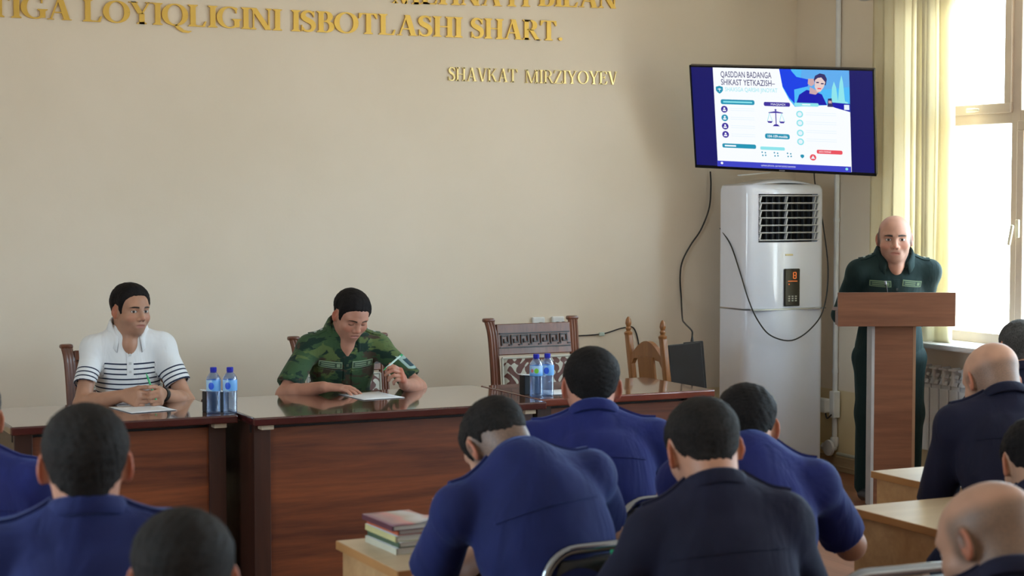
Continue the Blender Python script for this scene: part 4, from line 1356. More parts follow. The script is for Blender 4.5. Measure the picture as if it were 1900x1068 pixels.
# balance
BAL = PURP
sl_rect('slide_balance', 0.455, 0.400, 0.462, 0.555, BAL)
sl_poly('slide_balance', [(0.432, 0.570), (0.485, 0.570), (0.470, 0.550), (0.447, 0.550)], BAL)
sl_poly('slide_balance', [(0.405, 0.432), (0.405, 0.440), (0.458, 0.436), (0.511, 0.440), (0.511, 0.432), (0.458, 0.418)], BAL)
sl_disc('slide_balance', 0.458, 0.407, 0.010, BAL, 10)
for a in (0.413, 0.503):
    sl_poly('slide_balance', [(a - 0.021, 0.520), (a - 0.012, 0.538), (a + 0.012, 0.538), (a + 0.021, 0.520)], BAL)
    sl_poly('slide_balance', [(a - 0.002, 0.436), (a - 0.020, 0.520), (a - 0.016, 0.520), (a, 0.445)], LTEAL)
    sl_poly('slide_balance', [(a, 0.436), (a, 0.445), (a + 0.016, 0.520), (a + 0.020, 0.520)], LTEAL)
sl_round('slide_pill', 0.372, 0.645, 0.556, 0.697, TEAL)
sl_text('slide_pill_text', '104-109-modda', 0.392, 0.684, 0.026, 0.540, WH, 0.01)
for b in (0.440, 0.528, 0.628, 0.715):
    sl_disc('slide_icon', 0.635, b, 0.034, LTEAL); sl_disc('slide_icon_mark', 0.635, b, 0.022, PALE, 12)
for b0 in (0.40, 0.42, 0.49, 0.51, 0.575, 0.595, 0.66, 0.68):
    sl_rect('slide_line', 0.12, b0, 0.30, b0 + 0.006, PALE)
    sl_rect('slide_line', 0.68, b0 + 0.02, 0.90, b0 + 0.026, PALE)
sl_round('slide_heading', 0.045, 0.762, 0.302, 0.806, TEAL)
sl_rect('slide_heading_text', 0.064, 0.777, 0.150, 0.792, WH)
sl_round('slide_heading', 0.333, 0.778, 0.517, 0.811, LTEAL)
sl_round('slide_heading', 0.752, 0.787, 0.940, 0.827, RED)
sl_text('slide_heading_text', 'JAZO CHORASI', 0.768, 0.815, 0.018, 0.855, WH)
for a in (0.358, 0.450, 0.548):
    for q, (da, db) in enumerate(((-0.012, -0.016), (0.012, -0.012), (-0.008, 0.016), (0.014, 0.014))):
        sl_disc('slide_small_mark', a + da, 0.852 + db, 0.008, TEAL, 8)
shield(0.645, 0.860, 0.018, TEAL)
sl_disc('slide_icon', 0.724, 0.866, 0.032, RED)
sl_poly('slide_icon_mark', [(0.724, 0.846), (0.709, 0.880), (0.739, 0.880)], PALE)
sl_rect('slide_footer', 0, 0.942, 1, 1, BARB)
sl_text('slide_footer_text', 'QONUN USTUVOR - JINOYAT JAZOSIZ QOLMAYDI', 0.335, 0.978, 0.014, 0.592, WH)
sl_disc('slide_footer_dot', 0.036, 0.965, 0.013, WH, 10); sl_disc('slide_footer_dot', 0.968, 0.968, 0.014, LTEAL, 10)
br = thing('television_bracket', 'dark swivel bracket fixing the television in the corner', 'bracket', (0, 0, 0))
tvb = TVM.to_3x3() @ Vector((0, 0.075, 0)) + Vector(tv.location)
MB().tube([tuple(tvb), (6.30, 9.12, 2.10), (6.52, 9.33, 2.10)], 0.018, 8).build('arm', BLK, br)
MB().box((6.545, 9.355, 2.10), (0.10, 0.03, 0.26), rot=(0, 0, R_(-45)), bev=0.004).build('wall_plate', BLK, br)
mp_ = MB().box((0, 0, 0), (0.22, 0.02, 0.22), bev=0.003).build('mount_plate', BLK, br, loc=tuple(tvb))
mp_.rotation_euler = TVM.to_euler()

# ------------------------------------------------------------------ cables on the wall
CAB = simple('black cable', (0.012, 0.012, 0.012), 0.45)
def cable(label, pts, r=0.005, n=8):
    tag(MB().tube(spline(pts, n), r, 7).build('cable', CAB, smooth=True), label, 'cable')
cable('black cable dropping from the television to the dark device on the chair', [(5.944, 9.385, 1.847), (5.949, 9.385, 1.757), (5.938, 9.385, 1.623), (5.880, 9.385, 1.490), (5.803, 9.385, 1.391), (5.745, 9.385, 1.292), (5.730, 9.385, 1.193), (5.739, 9.385, 1.059), (5.634, 9.200, 0.957), (5.500, 8.950, 0.945), (5.385, 8.690, 0.925), (5.361, 8.646, 0.896)])
cable('black cable looping across the front of the air conditioner', [(5.862, 9.14, 1.50), (5.848, 9.00, 1.40), (5.846, 8.90, 1.25), (5.862, 8.825, 1.08), (5.905, 8.790, 0.96), (5.985, 8.772, 0.87), (6.135, 8.775, 0.836), (6.280, 8.785, 0.90), (6.385, 8.80, 1.02), (6.450, 8.85, 1.25), (6.462, 8.93, 1.55), (6.44, 8.98, 1.78), (6.40, 8.93, 1.92)], 0.0042)
cable('thin black cable running along the wall from the sockets', [(4.915, 9.385, 0.925), (4.96, 9.40, 0.865), (5.04, 9.402, 0.858), (5.20, 9.402, 0.864), (5.34, 9.402, 0.895), (5.42, 9.402, 0.88), (5.46, 9.402, 0.70), (5.47, 9.402, 0.45)], 0.004)
tag(MB().box((5.187, 9.398, 0.862), (0.036, 0.012, 0.022), bev=0.004).build('cable_clip', simple('pale green clip', (0.55, 0.68, 0.62), 0.5)), 'pale clip holding the thin cable to the wall', 'clip')
for i, (x, lab) in enumerate(((4.757, 'white wall socket with a black plug, left of the two above the carved chair'), (4.888, 'white wall socket with two plugs, right of the two above the carved chair'))):
    so = thing('wall_socket', lab, 'socket', (x, YB - 0.012, 0.938), 0, 'sockets on the back wall')
    MB().box((0, 0, 0), (0.082, 0.022, 0.082), bev=0.008).build('face_plate', WHITEP, so)
    for dx in ((0.0,) if i == 0 else (-0.018, 0.022)):
        MB().lathe([(0.019, 0), (0.019, 0.028), (0.010, 0.045)], 12, m=Matrix.Rotation(R_(90), 4, 'X')).build('plug', CAB, so, loc=(dx + 0.008, -0.010, -0.008), smooth=True)

# ------------------------------------------------------------------ gold letters
def bezier_pts(f, n): return [f(i / (n - 1)) for i in range(n)]
def letter(ch, thick=0.15, thin=0.055):
    """serif capital with unit cap height; returns (MB, advance)"""
    mb = MB(); y0, y1 = -0.0, -0.10
    R = lambda x0, z0, x1, z1: mb.prism([(x0, z0), (x1, z0), (x1, z1), (x0, z1)], y0, y1)
    P = lambda pts: mb.prism(pts, y0, y1)
    sf = 0.05
    def stem(x, w=None, top=True, bot=True, z0=0.0, z1=1.0):
        w = w or thick
        R(x, z0, x + w, z1)
        for z, s, on in ((z0, 1, bot), (z1, -1, top)):
            if on:
                P([(x - 0.075, z), (x + w + 0.075, z), (x + w + 0.075, z + s * sf * 0.7), (x + w, z + s * sf * 1.9), (x, z + s * sf * 1.9), (x - 0.075, z + s * sf * 0.7)])
    def arc(cx, cz, rx, rz, a0, a1, n=22, wmax=None, wmin=None):
        wmax = wmax or thick * 1.08; wmin = wmin or thin
        pts, ws = [], []
        for i in range(n):
            a = R_(a0 + (a1 - a0) * i / (n - 1))
            pts.append((cx + rx * math.cos(a), cz + rz * math.sin(a)))
            ws.append(wmin + (wmax - wmin) * abs(math.cos(a)) ** 1.5)
        mb.ribbon(pts, ws, y0, y1)
    def diag(xa, za, xb, zb, w):
        P([(xa - w / 2, za), (xa + w / 2, za), (xb + w / 2, zb), (xb - w / 2, zb)])
    def serif(x, z, w, s): R(x - w / 2, z if s > 0 else z - sf * 0.8, x + w / 2, z + sf * 0.8 if s > 0 else z)
    if ch == 'I': stem(0.09); adv = 0.33
    elif ch == 'L':
        stem(0.09); R(0.2, 0, 0.60, thin); P([(0.60, 0), (0.66, 0.26), (0.61, 0.26), (0.52, thin)]); adv = 0.70
    elif ch == 'T':
        stem(0.30, top=False); R(0.03, 1 - thin, 0.72, 1)
        P([(0.03, 1), (0.10, 1), (0.16, 1 - thin), (0.06, 0.74), (0.02, 0.74)]); P([(0.72, 1), (0.65, 1), (0.59, 1 - thin), (0.69, 0.74), (0.73, 0.74)]); adv = 0.77
    elif ch == 'E':
        stem(0.09); R(0.2, 0, 0.60, thin); R(0.2, 1 - thin, 0.58, 1); R(0.2, 0.49, 0.46, 0.49 + thin)
        P([(0.60, 0), (0.65, 0.24), (0.60, 0.24), (0.52, thin)]); P([(0.58, 1), (0.61, 0.78), (0.56, 0.78), (0.50, 1 - thin)]); R(0.43, 0.40, 0.48, 0.64); adv = 0.68
    elif ch == 'H': stem(0.09); stem(0.58); R(0.2, 0.48, 0.62, 0.48 + thin); adv = 0.84
    elif ch == 'A':
        diag(0.42, 1.0, 0.66, 0.0, thick * 1.1); diag(0.40, 1.0, 0.12, 0.0, thin * 1.1); R(0.20, 0.30, 0.58, 0.30 + thin)
        serif(0.12, 0, 0.22, 1); serif(0.66, 0, 0.32, 1); adv = 0.82
    elif ch == 'V':
        diag(0.14, 1.0, 0.42, 0.0, thick * 1.1); diag(0.68, 1.0, 0.44, 0.0, thin * 1.1); serif(0.14, 1, 0.32, -1); serif(0.68, 1, 0.24, -1); adv = 0.80
    elif ch == 'Y':
        diag(0.12, 1.0, 0.37, 0.46, thick); diag(0.66, 1.0, 0.42, 0.46, thin * 1.2); stem(0.32, top=False, z1=0.48); serif(0.12, 1, 0.32, -1); serif(0.66, 1, 0.24, -1); adv = 0.78
    elif ch == 'N':
        stem(0.10, thin, top=False); stem(0.66, thin, bot=False); diag(0.13, 1.0, 0.66, 0.0, thick * 1.15); serif(0.10, 1, 0.22, -1); adv = 0.82
    elif ch == 'M':
        stem(0.10, thin); stem(0.82, thick); diag(0.15, 1.0, 0.50, 0.0, thick); diag(0.86, 1.0, 0.50, 0.0, thin * 1.1); adv = 1.07
    elif ch == 'K':
        stem(0.09); diag(0.66, 1.0, 0.24, 0.42, thin * 1.2); diag(0.36, 0.58, 0.68, 0.0, thick * 1.1); serif(0.66, 1, 0.26, -1); serif(0.70, 0, 0.28, 1); adv = 0.82
    elif ch == 'Z':
        R(0.06, 1 - thin, 0.64, 1); R(0.04, 0, 0.66, thin); diag(0.58, 1.0, 0.10, 0.0, thick * 1.05)
        P([(0.06, 1), (0.12, 1), (0.06, 0.76), (0.02, 0.76)]); P([(0.66, 0), (0.60, 0), (0.64, 0.24), (0.68, 0.24)]); adv = 0.70
    elif ch in 'OQ':
        arc(0.45, 0.5, 0.36, 0.475, 0, 360, 40)
        if ch == 'Q': mb.ribbon([(0.46, 0.03), (0.58, -0.10), (0.74, -0.24), (0.92, -0.27), (1.02, -0.22)], [0.10, 0.14, 0.12, 0.08, 0.04], y0, y1)
        adv = 0.90
    elif ch == 'G':
        arc(0.46, 0.5, 0.37, 0.475, 48, 300, 30); stem(0.62, thick, bot=False, z0=0.06, z1=0.44)
        mb.ribbon([(0.64, 0.075), (0.74, 0.10)], [thin, 0.10], y0, y1); R(0.66, 0.70, 0.71, 0.96); adv = 0.86
    elif ch == 'B':
        stem(0.09); arc(0.32, 0.755, 0.20, 0.222, -90, 90, 16); arc(0.34, 0.275, 0.24, 0.25, -90, 90, 16)
        for z in (0.0, 0.50, 1 - thin): R(0.2, z, 0.36, z + thin)
        adv = 0.68
    elif ch == 'R':
        stem(0.09); arc(0.34, 0.74, 0.21, 0.235, -90, 90, 16); R(0.2, 0.48, 0.36, 0.48 + thin); R(0.2, 1 - thin, 0.36, 1)
        diag(0.38, 0.52, 0.68, 0.0, thick); serif(0.71, 0, 0.22, 1); adv = 0.78
    elif ch == 'S':
        pts = [(0.50, 0.80), (0.44, 0.92), (0.32, 0.965), (0.18, 0.92), (0.115, 0.78), (0.16, 0.64), (0.30, 0.54), (0.44, 0.44), (0.50, 0.28), (0.44, 0.10), (0.30, 0.035), (0.16, 0.07), (0.08, 0.22)]
        q = spline([(x, 0, z) for x, z in pts], 3)
        n = len(q)
        mb.ribbon([(v.x, v.z) for v in q], [thin + (thick * 1.15 - thin) * math.exp(-((i / (n - 1) - 0.5) / 0.24) ** 2) + 0.02 for i in range(n)], y0, y1)
        R(0.49, 0.70, 0.53, 0.98); R(0.05, 0.02, 0.09, 0.32); adv = 0.60
    elif ch == '.':
        mb.prism([(0.14 + 0.085 * math.cos(i * math.pi / 6), 0.085 + 0.085 * math.sin(i * math.pi / 6)) for i in range(12)], y0, y1); adv = 0.28
    return mb, adv
GOLD = NT('gold acrylic letters')
_g = GOLD.noise(3.0, 2)
GOLD.set(color=GOLD.mix(_g, (0.62, 0.38, 0.07), (0.78, 0.52, 0.12)), metal=0.55, rough=0.34, spec=0.5)
GOLD = GOLD.m
GOLD2 = simple('mirror gold letters', (0.66, 0.50, 0.20), 0.3, 0.05, metal=0.6)
_cache = {}
def inscription(label, words, cap, mat, deep=0.012, thick=0.185):
    t = thing('wall_lettering', label, 'lettering', (0, YB, 0), 0, 'raised gold lettering on the back wall')
    for text, x0, x1, za, zb in words:
        adv = []
        for ch in text:
            key = (ch, cap, thick)
            if key not in _cache:
                mb, a = letter(ch, thick, 0.055 if thick > 0.12 else 0.04)
                for v in mb.bm.verts: v.co = Vector((v.co.x * cap, v.co.y / 0.10 * deep, v.co.z * cap))
                o = mb.build('letter', mat, t)
                _cache[key] = (o.data, a * cap)
                bpy.data.objects.remove(o)
            adv.append(_cache[key][1])
        sc = (x1 - x0) / sum(adv)
        x = x0
        for ch, a in zip(text, adv):
            o = link('letter', _cache[(ch, cap, thick)][0], t, (x, 0, za + (zb - za) * (x - x0) / (x1 - x0)))
            o.scale = (sc, 1, 1)
            x += a * sc
    return t
inscription('raised gold capital letters of the upper line, cut by the picture top', [('MEHNATI', 3.83, 4.70, 2.785, 2.805), ('BILAN', 4.755, 5.29, 2.812, 2.822)], 0.116, GOLD)
inscription('raised gold capital letters of the long line ending in a full stop', [('TIGA', 1.60, 2.03, 2.612, 2.610), ('LOYIQLIGINI', 2.085, 3.175, 2.608, 2.603), ('ISBOTLASHI', 3.23, 4.265, 2.603, 2.607), ('SHART.', 4.316, 4.925, 2.607, 2.614)], 0.116, GOLD)
inscription('smaller shiny gold capital letters of a name below the long line', [('SHAVKAT', 4.175, 4.625, 2.358, 2.360), ('MIRZIYOYEV', 4.671, 5.295, 2.358, 2.366)], 0.078, GOLD2, 0.010, 0.12)

# ------------------------------------------------------------------ lectern
LECW = wood('lectern laminate', (0.130, 0.046, 0.024), (0.240, 0.095, 0.048), 1.0, 'X', 0.38)
LECV = wood('lectern upright laminate', (0.130, 0.046, 0.024), (0.230, 0.090, 0.046), 1.0, 'X', 0.38)
le = thing('lectern', 'brown laminate lectern on one upright in front of the standing man', 'lectern', (5.958, 7.567, 0), -R_(26))
MB().box((0, -0.005, 1.096), (0.624, 0.020, 0.180), bev=0.002).build('front_board', LECW, le)
MB().box((0, 0.17, 1.088), (0.560, 0.34, 0.018), rot=(R_(-3), 0, 0), bev=0.002).build('reading_top', LECW, le)
for s in (-1, 1):
    MB().box((s * 0.296, 0.055, 1.045), (0.018, 0.10, 0.075), bev=0.002).build('side_board', LECW, le)
MB().box((0.0, 0.06, 0.535), (0.205, 0.018, 1.01), bev=0.001).build('upright_front', LECV, le)
EDG = simple('pale edge band', (0.42, 0.40, 0.40), 0.5)
EDB = simple('tan edge band', (0.30, 0.16, 0.09), 0.5)
for s, m in ((-1, EDG), (1, EDB)):
    MB().box((s * 0.110, 0.115, 0.535), (0.016, 0.13, 1.01), bev=0.001).build('upright_side', m, le)
MB().box((0, 0.12, 0.015), (0.46, 0.30, 0.03), bev=0.003).build('base', LECW, le)
mc = thing('microphone', 'thin dark microphone stalk standing on the lectern', 'microphone', (6.000, 7.700, 1.097))
MB().tube(spline([(0, 0, 0.0), (0.0, 0.0, 0.08), (-0.012, -0.004, 0.128)], 5), 0.0035, 6).build('stalk', CAB, mc)
MB().tube([(-0.012, -0.004, 0.126), (-0.018, -0.006, 0.142)], 0.006, 8).build('head', simple('grey microphone head', (0.25, 0.25, 0.28), 0.4), mc)
MB().lathe([(0.022, 0), (0.018, 0.008)], 12).build('foot', CAB, mc)

# ------------------------------------------------------------------ carved chairs behind the tables
CHW = wood('polished chair wood', (0.085, 0.024, 0.012), (0.190, 0.058, 0.026), 1.4, 'Z', 0.32, coat=0.12)
CHD = simple('dark carved groove', (0.016, 0.006, 0.005), 0.4)
def damask():
    t = NT('brown and silver damask')
    v = t.obj()
    x, y, z = t.xyz(v)
    ax_ = t.m_('ABSOLUTE', x)
    a = t.m_('SINE', t.m_('ADD', t.m_('MULTIPLY', ax_, 62.0), t.m_('MULTIPLY', t.m_('SINE', t.m_('MULTIPLY', z, 48.0)), 1.9)))
    b = t.m_('SINE', t.m_('ADD', t.m_('MULTIPLY', z, 58.0), t.m_('MULTIPLY', t.m_('COSINE', t.m_('MULTIPLY', ax_, 52.0)), 1.9)))
    m = t.m_('MULTIPLY', a, b)
    n = t.noise(50, 2)
    m = t.m_('ADD', m, t.m_('MULTIPLY', t.m_('SUBTRACT', n, 0.5), 0.7))
    t.set(color=t.mix(t.step(m, -0.02, 0.14), (0.095, 0.022, 0.014), (0.46, 0.43, 0.36)), rough=0.6, sheen=0.2)
    t.bump(m, 0.2, 0.003)
    return t.m
DAM = damask()
def carved_chair(label, loc, rz):
    t = thing('carved_chair', label, 'chair', loc, rz, 'carved wooden chairs along the back wall')
    # faces -y; back at +y
    W2, Hh = 0.245, 1.02
    for s in (-1, 1):
        mb = MB()
        for dx in (-0.016, 0.0, 0.016):
            prof = spline([(s * W2 + dx, 0.19, 0.42), (s * W2 + dx, 0.215, 0.70), (s * (W2 + 0.004) + dx, 0.245, 0.93), (s * (W2 + 0.012) + dx, 0.275, Hh)], 6)
            mb.tube(prof, 0.0135, 8)
        mb.tube([(s * W2, 0.19, 0.0), (s * W2, 0.19, 0.45)], 0.021, 8)
        mb.box((s * (W2 + 0.012), 0.280, Hh), (0.064, 0.046, 0.024), bev=0.010)
        mb.build('back_post', CHW, t, smooth=True)
        MB().lathe([(0.018, 0.0), (0.022, 0.10), (0.016, 0.22), (0.026, 0.36), (0.026, 0.42)], 12).build('leg', CHW, t, loc=(s * 0.225, -0.20, 0), smooth=True)
    lean = math.atan2(0.06, 0.35)
    rail = MB().box((0, 0.244, 0.915), (2 * W2 - 0.04, 0.024, 0.17), rot=(-lean, 0, 0), bev=0.004).build('top_rail', CHW, t)
    mb = MB()
    # greek key cut into the rail
    y = 0.2265
    def kb(x0, z0, x1, z1):
        zc = (z0 + z1) / 2
        mb.box(((x0 + x1) / 2, y + (zc - 0.915) * math.tan(lean), zc), (abs(x1 - x0) or 0.006, 0.006, abs(z1 - z0) or 0.006), rot=(-lean, 0, 0))
    zb_, zt_ = 0.884, 0.940
    kb(-0.215, zt_ + 0.006, 0.215, zt_ + 0.012); kb(-0.215, zb_ - 0.014, 0.215, zb_ - 0.008)
    for i in range(7):
        x = -0.206 + i * 0.060; g = 0.0065
        kb(x, zb_, x + g, zt_); kb(x, zt_ - g, x + 0.046, zt_); kb(x + 0.046 - g, zb_ + 0.014, x + 0.046, zt_)
        kb(x + 0.016, zb_ + 0.014, x + 0.046, zb_ + 0.014 + g); kb(x + 0.016, zb_ + 0.014, x + 0.016 + g, zb_ + 0.036); kb(x + 0.046, zb_, x + 0.062, zb_ + g)
    mb.build('greek_key', CHD, rail)
    mb = MB()
    mb.grid(lambda u, v: ((u - 0.5) * (2 * W2 - 0.075), 0.190 + 0.022 * v - 0.016 * math.sin(u * math.pi) * math.sin(v * math.pi), 0.53 + v * 0.285), 10, 8)
    mb.build('back_cushion', DAM, t, smooth='all', solid=0.02)
    mb = MB()
    for x in (-W2 + 0.034, W2 - 0.034):
        mb.tube([(x, 0.180, 0.53), (x, 0.205, 0.818)], 0.007, 6)
    mb.tube([(-W2 + 0.034, 0.203, 0.818), (W2 - 0.034, 0.203, 0.818)], 0.007, 6)
    mb.build('piping', simple('silver braid', (0.50, 0.47, 0.40), 0.5), t)
    MB().box((0, 0.212, 0.49), (2 * W2 - 0.03, 0.026, 0.07), bev=0.004).build('lower_rail', CHW, t)
    MB().box((0, -0.01, 0.425), (0.50, 0.46, 0.05), bev=0.006).build('seat_frame', CHW, t)
    MB().box((0, -0.01, 0.465), (0.46, 0.42, 0.05), bev=0.02, seg=3).build('seat', DAM, t)
    return t
c0 = carved_chair('carved wooden chair with greek key rail standing empty behind the right table', (4.375, 8.455, 0), 0)
for lab, loc in (('carved wooden chair behind the man in the striped shirt', (2.085, 8.40, 0)), ('carved wooden chair behind the man in camouflage', (3.235, 8.38, 0))):
    c = copy_tree(c0); c.location = loc; c['label'] = lab
    c.rotation_euler = (0, 0, R_(3)); c.scale = (0.96, 1, 0.95)
# plainer chair with turned finials
LTW = wood('light brown chair wood', (0.20, 0.075, 0.022), (0.34, 0.140, 0.045), 1.3, 'Z', 0.3, coat=0.2)
fc = thing('finial_chair', 'light brown wooden chair with turned finials holding the dark device', 'chair', (5.285, 8.62, 0), R_(94))
for s in (-1, 1):
    mb = MB()
    mb.box((s * 0.170, 0.20, 0.22), (0.042, 0.036, 0.44), bev=0.004)
    mb.box((s * 0.170, 0.228, 0.665), (0.042, 0.032, 0.50), rot=(R_(-7), 0, 0), bev=0.006)
    mb.lathe([(0.023, 0.0), (0.025, 0.014), (0.012, 0.024), (0.017, 0.038), (0.012, 0.048), (0.018, 0.066), (0.015, 0.088), (0.005, 0.104)], 12, c=(s * 0.170, 0.260, 0.908))
    mb.build('back_post', LTW, fc, smooth=True)
    MB().box((s * 0.170, -0.18, 0.215), (0.042, 0.042, 0.43), bev=0.005).build('leg', LTW, fc)
mb = MB()
P = [(-0.15 + 0.30 * i / 12, 0.80 + 0.085 * math.sin(math.pi * i / 12)) for i in range(13)]
P2 = [(-0.15 + 0.30 * i / 12, 0.775 + 0.012 * math.sin(math.pi * i / 12) - (0.03 if i in (0, 12) else 0.0)) for i in range(12, -1, -1)]
mb.prism(P + P2, 0.225, 0.253)
mb.build('arched_rail', LTW, fc)
MB().box((0.0, 0.232, 0.61), (0.155, 0.016, 0.38), rot=(R_(-7), 0, 0), bev=0.003).build('splat', LTW, fc)
MB().box((0, 0.21, 0.45), (0.32, 0.03, 0.05), bev=0.003).build('lower_rail', LTW, fc)
MB().box((0, 0.0, 0.44), (0.40, 0.40, 0.03), bev=0.008).build('seat', LTW, fc)

# dark box (device) with a cable, behind the right end of the tables
BXM = simple('dark blue black case', (0.020, 0.024, 0.030), 0.32, 0.1)
bx = thing('black_box', 'flat black device case with a cord at its top standing on the chair seat', 'device', (5.300, 8.60, 0.456), R_(-20))
MB().box((0, 0, 0.205), (0.190, 0.045, 0.40), rot=(R_(-4), R_(-5), 0), bev=0.006).build('case', BXM, bx)
MB().box((0.060, 0.045, 0.212), (0.110, 0.04, 0.40), rot=(R_(-4), R_(-4), 0), bev=0.005).build('rear_case', BXM, bx)
MB().box((-0.03, 0.04, 0.008), (0.24, 0.17, 0.016), bev=0.003).build('base', BXM, bx)
MB().tube([(0.040, 0.060, 0.405), (0.042, 0.064, 0.440)], 0.009, 8, rs=[0.011, 0.005]).build('cord_grip', CAB, bx)

# ------------------------------------------------------------------ bottles, boxes, papers, pens on the tables
PET = NT('clear bottle plastic')
_tr = PET.n('ShaderNodeBsdfTransparent'); _gl = PET.n('ShaderNodeBsdfGlossy'); _df = PET.n('ShaderNodeBsdfTranslucent'); _m1 = PET.n('ShaderNodeMixShader'); _m2 = PET.n('ShaderNodeMixShader'); _lw = PET.n('ShaderNodeLayerWeight')
PET.put(_tr.inputs[0], PET.mix(PET.noise(70, 2), (0.62, 0.76, 0.98), (0.90, 0.95, 1.0))); _gl.inputs['Roughness'].default_value = 0.06; _df.inputs[0].default_value = (0.45, 0.65, 1.0, 1); _lw.inputs[0].default_value = 0.35
PET.t.links.new(_lw.outputs['Facing'], _m1.inputs[0]); PET.t.links.new(_tr.outputs[0], _m1.inputs[1]); PET.t.links.new(_gl.outputs[0], _m1.inputs[2])
_m2.inputs[0].default_value = 0.16; PET.t.links.new(_m1.outputs[0], _m2.inputs[1]); PET.t.links.new(_df.outputs[0], _m2.inputs[2]); PET.t.links.new(_m2.outputs[0], PET.out.inputs[0])
PET = PET.m
LABM = NT('blue bottle label')
_x, _y, _z = LABM.xyz(LABM.obj())
_an = LABM.m_('ARCTAN2', _y, _x)
_dr = lambda a0, z0, ra, rz: LABM.m_('ADD', LABM.m_('POWER', LABM.m_('DIVIDE', LABM.m_('SUBTRACT', _an, a0), ra), 2.0), LABM.m_('POWER', LABM.m_('DIVIDE', LABM.m_('SUBTRACT', _z, z0), rz), 2.0))
_c = LABM.mix(LABM.step(LABM.m_('SINE', LABM.m_('MULTIPLY', _an, 2.0)), -0.2, 0.6), (0.16, 0.42, 0.85), (0.42, 0.66, 0.90))
_c = LABM.mix(LABM.step(_dr(-1.75, 0.122, 0.42, 0.016), 1.1, 0.8), _c, (0.015, 0.10, 0.75))
_c = LABM.mix(LABM.step(_dr(0.6, 0.122, 0.42, 0.016), 1.1, 0.8), _c, (0.015, 0.10, 0.75))
LABM.set(color=_c, rough=0.35); LABM = LABM.m
LABG = NT('blue label with green and red spots')
_x, _y, _z = LABG.xyz(LABG.obj()); _an = LABG.m_('ARCTAN2', _y, _x)
_dg = lambda a0, z0, ra, rz: LABG.m_('ADD', LABG.m_('POWER', LABG.m_('DIVIDE', LABG.m_('SUBTRACT', _an, a0), ra), 2.0), LABG.m_('POWER', LABG.m_('DIVIDE', LABG.m_('SUBTRACT', _z, z0), rz), 2.0))
_c = LABG.mix(LABG.step(_z, 0.100, 0.125), (0.10, 0.35, 0.80), (0.36, 0.60, 0.90))
_c = LABG.mix(LABG.step(_dg(-1.55, 0.124, 0.36, 0.012), 1.1, 0.8), _c, (0.20, 0.62, 0.06))
_c = LABG.mix(LABG.step(_dg(-2.25, 0.124, 0.26, 0.009), 1.1, 0.8), _c, (0.75, 0.25, 0.30))
LABG.set(color=_c, rough=0.35); LABG = LABG.m
CAPM = simple('blue bottle cap', (0.012, 0.020, 0.42), 0.3)
WATER = NT('water'); WATER.set(color=(0.75, 0.87, 1.0), rough=0.02, trans=1.0, ior=1.1); WATER = WATER.m
def bottle(label, loc, lab):
    t = thing('water_bottle', label, 'bottle', loc, 0, 'plastic water bottles on the long tables')
    t.rotation_euler = (0, 0, R_(-26))
    MB().lathe([(0.024, 0.0), (0.0295, 0.004), (0.0300, 0.016), (0.0288, 0.022), (0.0300, 0.030), (0.0288, 0.038), (0.0300, 0.046), (0.0288, 0.054), (0.0300, 0.062), (0.0295, 0.090), (0.0305, 0.096), (0.0305, 0.148), (0.0285, 0.158), (0.0200, 0.172), (0.0125, 0.180), (0.0120, 0.186)], 24).build('bottle_body', PET, t, smooth='all')
    MB().lathe([(0.0310, 0.100), (0.0312, 0.101), (0.0312, 0.146), (0.0310, 0.147)], 28, cap=False).build('paper_label', lab, t, smooth='all')
    MB().lathe([(0.0140, 0.182), (0.0145, 0.184), (0.0145, 0.199), (0.0125, 0.201)], 20).build('cap', CAPM, t, smooth=True)
    MB().lathe([(0.0135, 0.1775), (0.0150, 0.179), (0.0135, 0.1805)], 20).build('neck_ring', CAPM, t, smooth=True)
bottle('water bottle with blue cap, left of the pair before the striped shirt man', (2.190, 7.425, 0.76), LABM)
bottle('water bottle with blue cap, right of the pair at the left table corner', (2.256, 7.400, 0.76), LABM)
bottle('water bottle with a green spot on its label before the carved chair', (3.728, 7.385, 0.76), LABG)
bottle('water bottle with a plain blue label before the carved chair', (3.790, 7.392, 0.76), LABM)
def cardbox(label, loc):
    t = thing('card_box', label, 'box', loc, R_(4), 'small black boxes behind the bottles')
    MB().box((0, 0, 0.044), (0.105, 0.050, 0.088), bev=0.003).build('box', simple('matt black card', (0.010, 0.010, 0.011), 0.6), t)
    MB().box((0.0, 0, 0.0895), (0.122, 0.056, 0.003), rot=(0, R_(5), 0)).build('paper', simple('white paper', (0.80, 0.81, 0.84), 0.7, 0.02), t)
cardbox('small black box with white paper on it behind the left pair of bottles', (2.222, 7.505, 0.76))
cardbox('small black box with white paper on it behind the right pair of bottles', (3.766, 7.510, 0.76))
PAPER = simple('white paper', (0.80, 0.81, 0.84), 0.7, 0.02)
def sheet(label, c, w, h, rz, z=0.7612):
    mb = MB()
    mb.grid(lambda u, v: ((u - 0.5) * w, (v - 0.5) * h, 0.0012 * math.sin(u * 5) * math.sin(v * 4) + 0.0014), 6, 6)
    tag(mb.build('paper_sheet', PAPER, loc=(c[0], c[1], z), rot=(0, 0, rz), smooth='all', solid=0.0008), label, 'paper', 'paper sheets on the long tables')
sheet('white paper sheet under the hands of the man in the striped shirt', (1.955, 7.720), 0.21, 0.27, R_(8))
sheet('white paper sheet under the hand of the man in camouflage', (3.045, 7.745), 0.21, 0.28, R_(4))
sheet('white paper sheet beside the bottles on the right table', (3.90, 7.50), 0.15, 0.20, R_(-12))

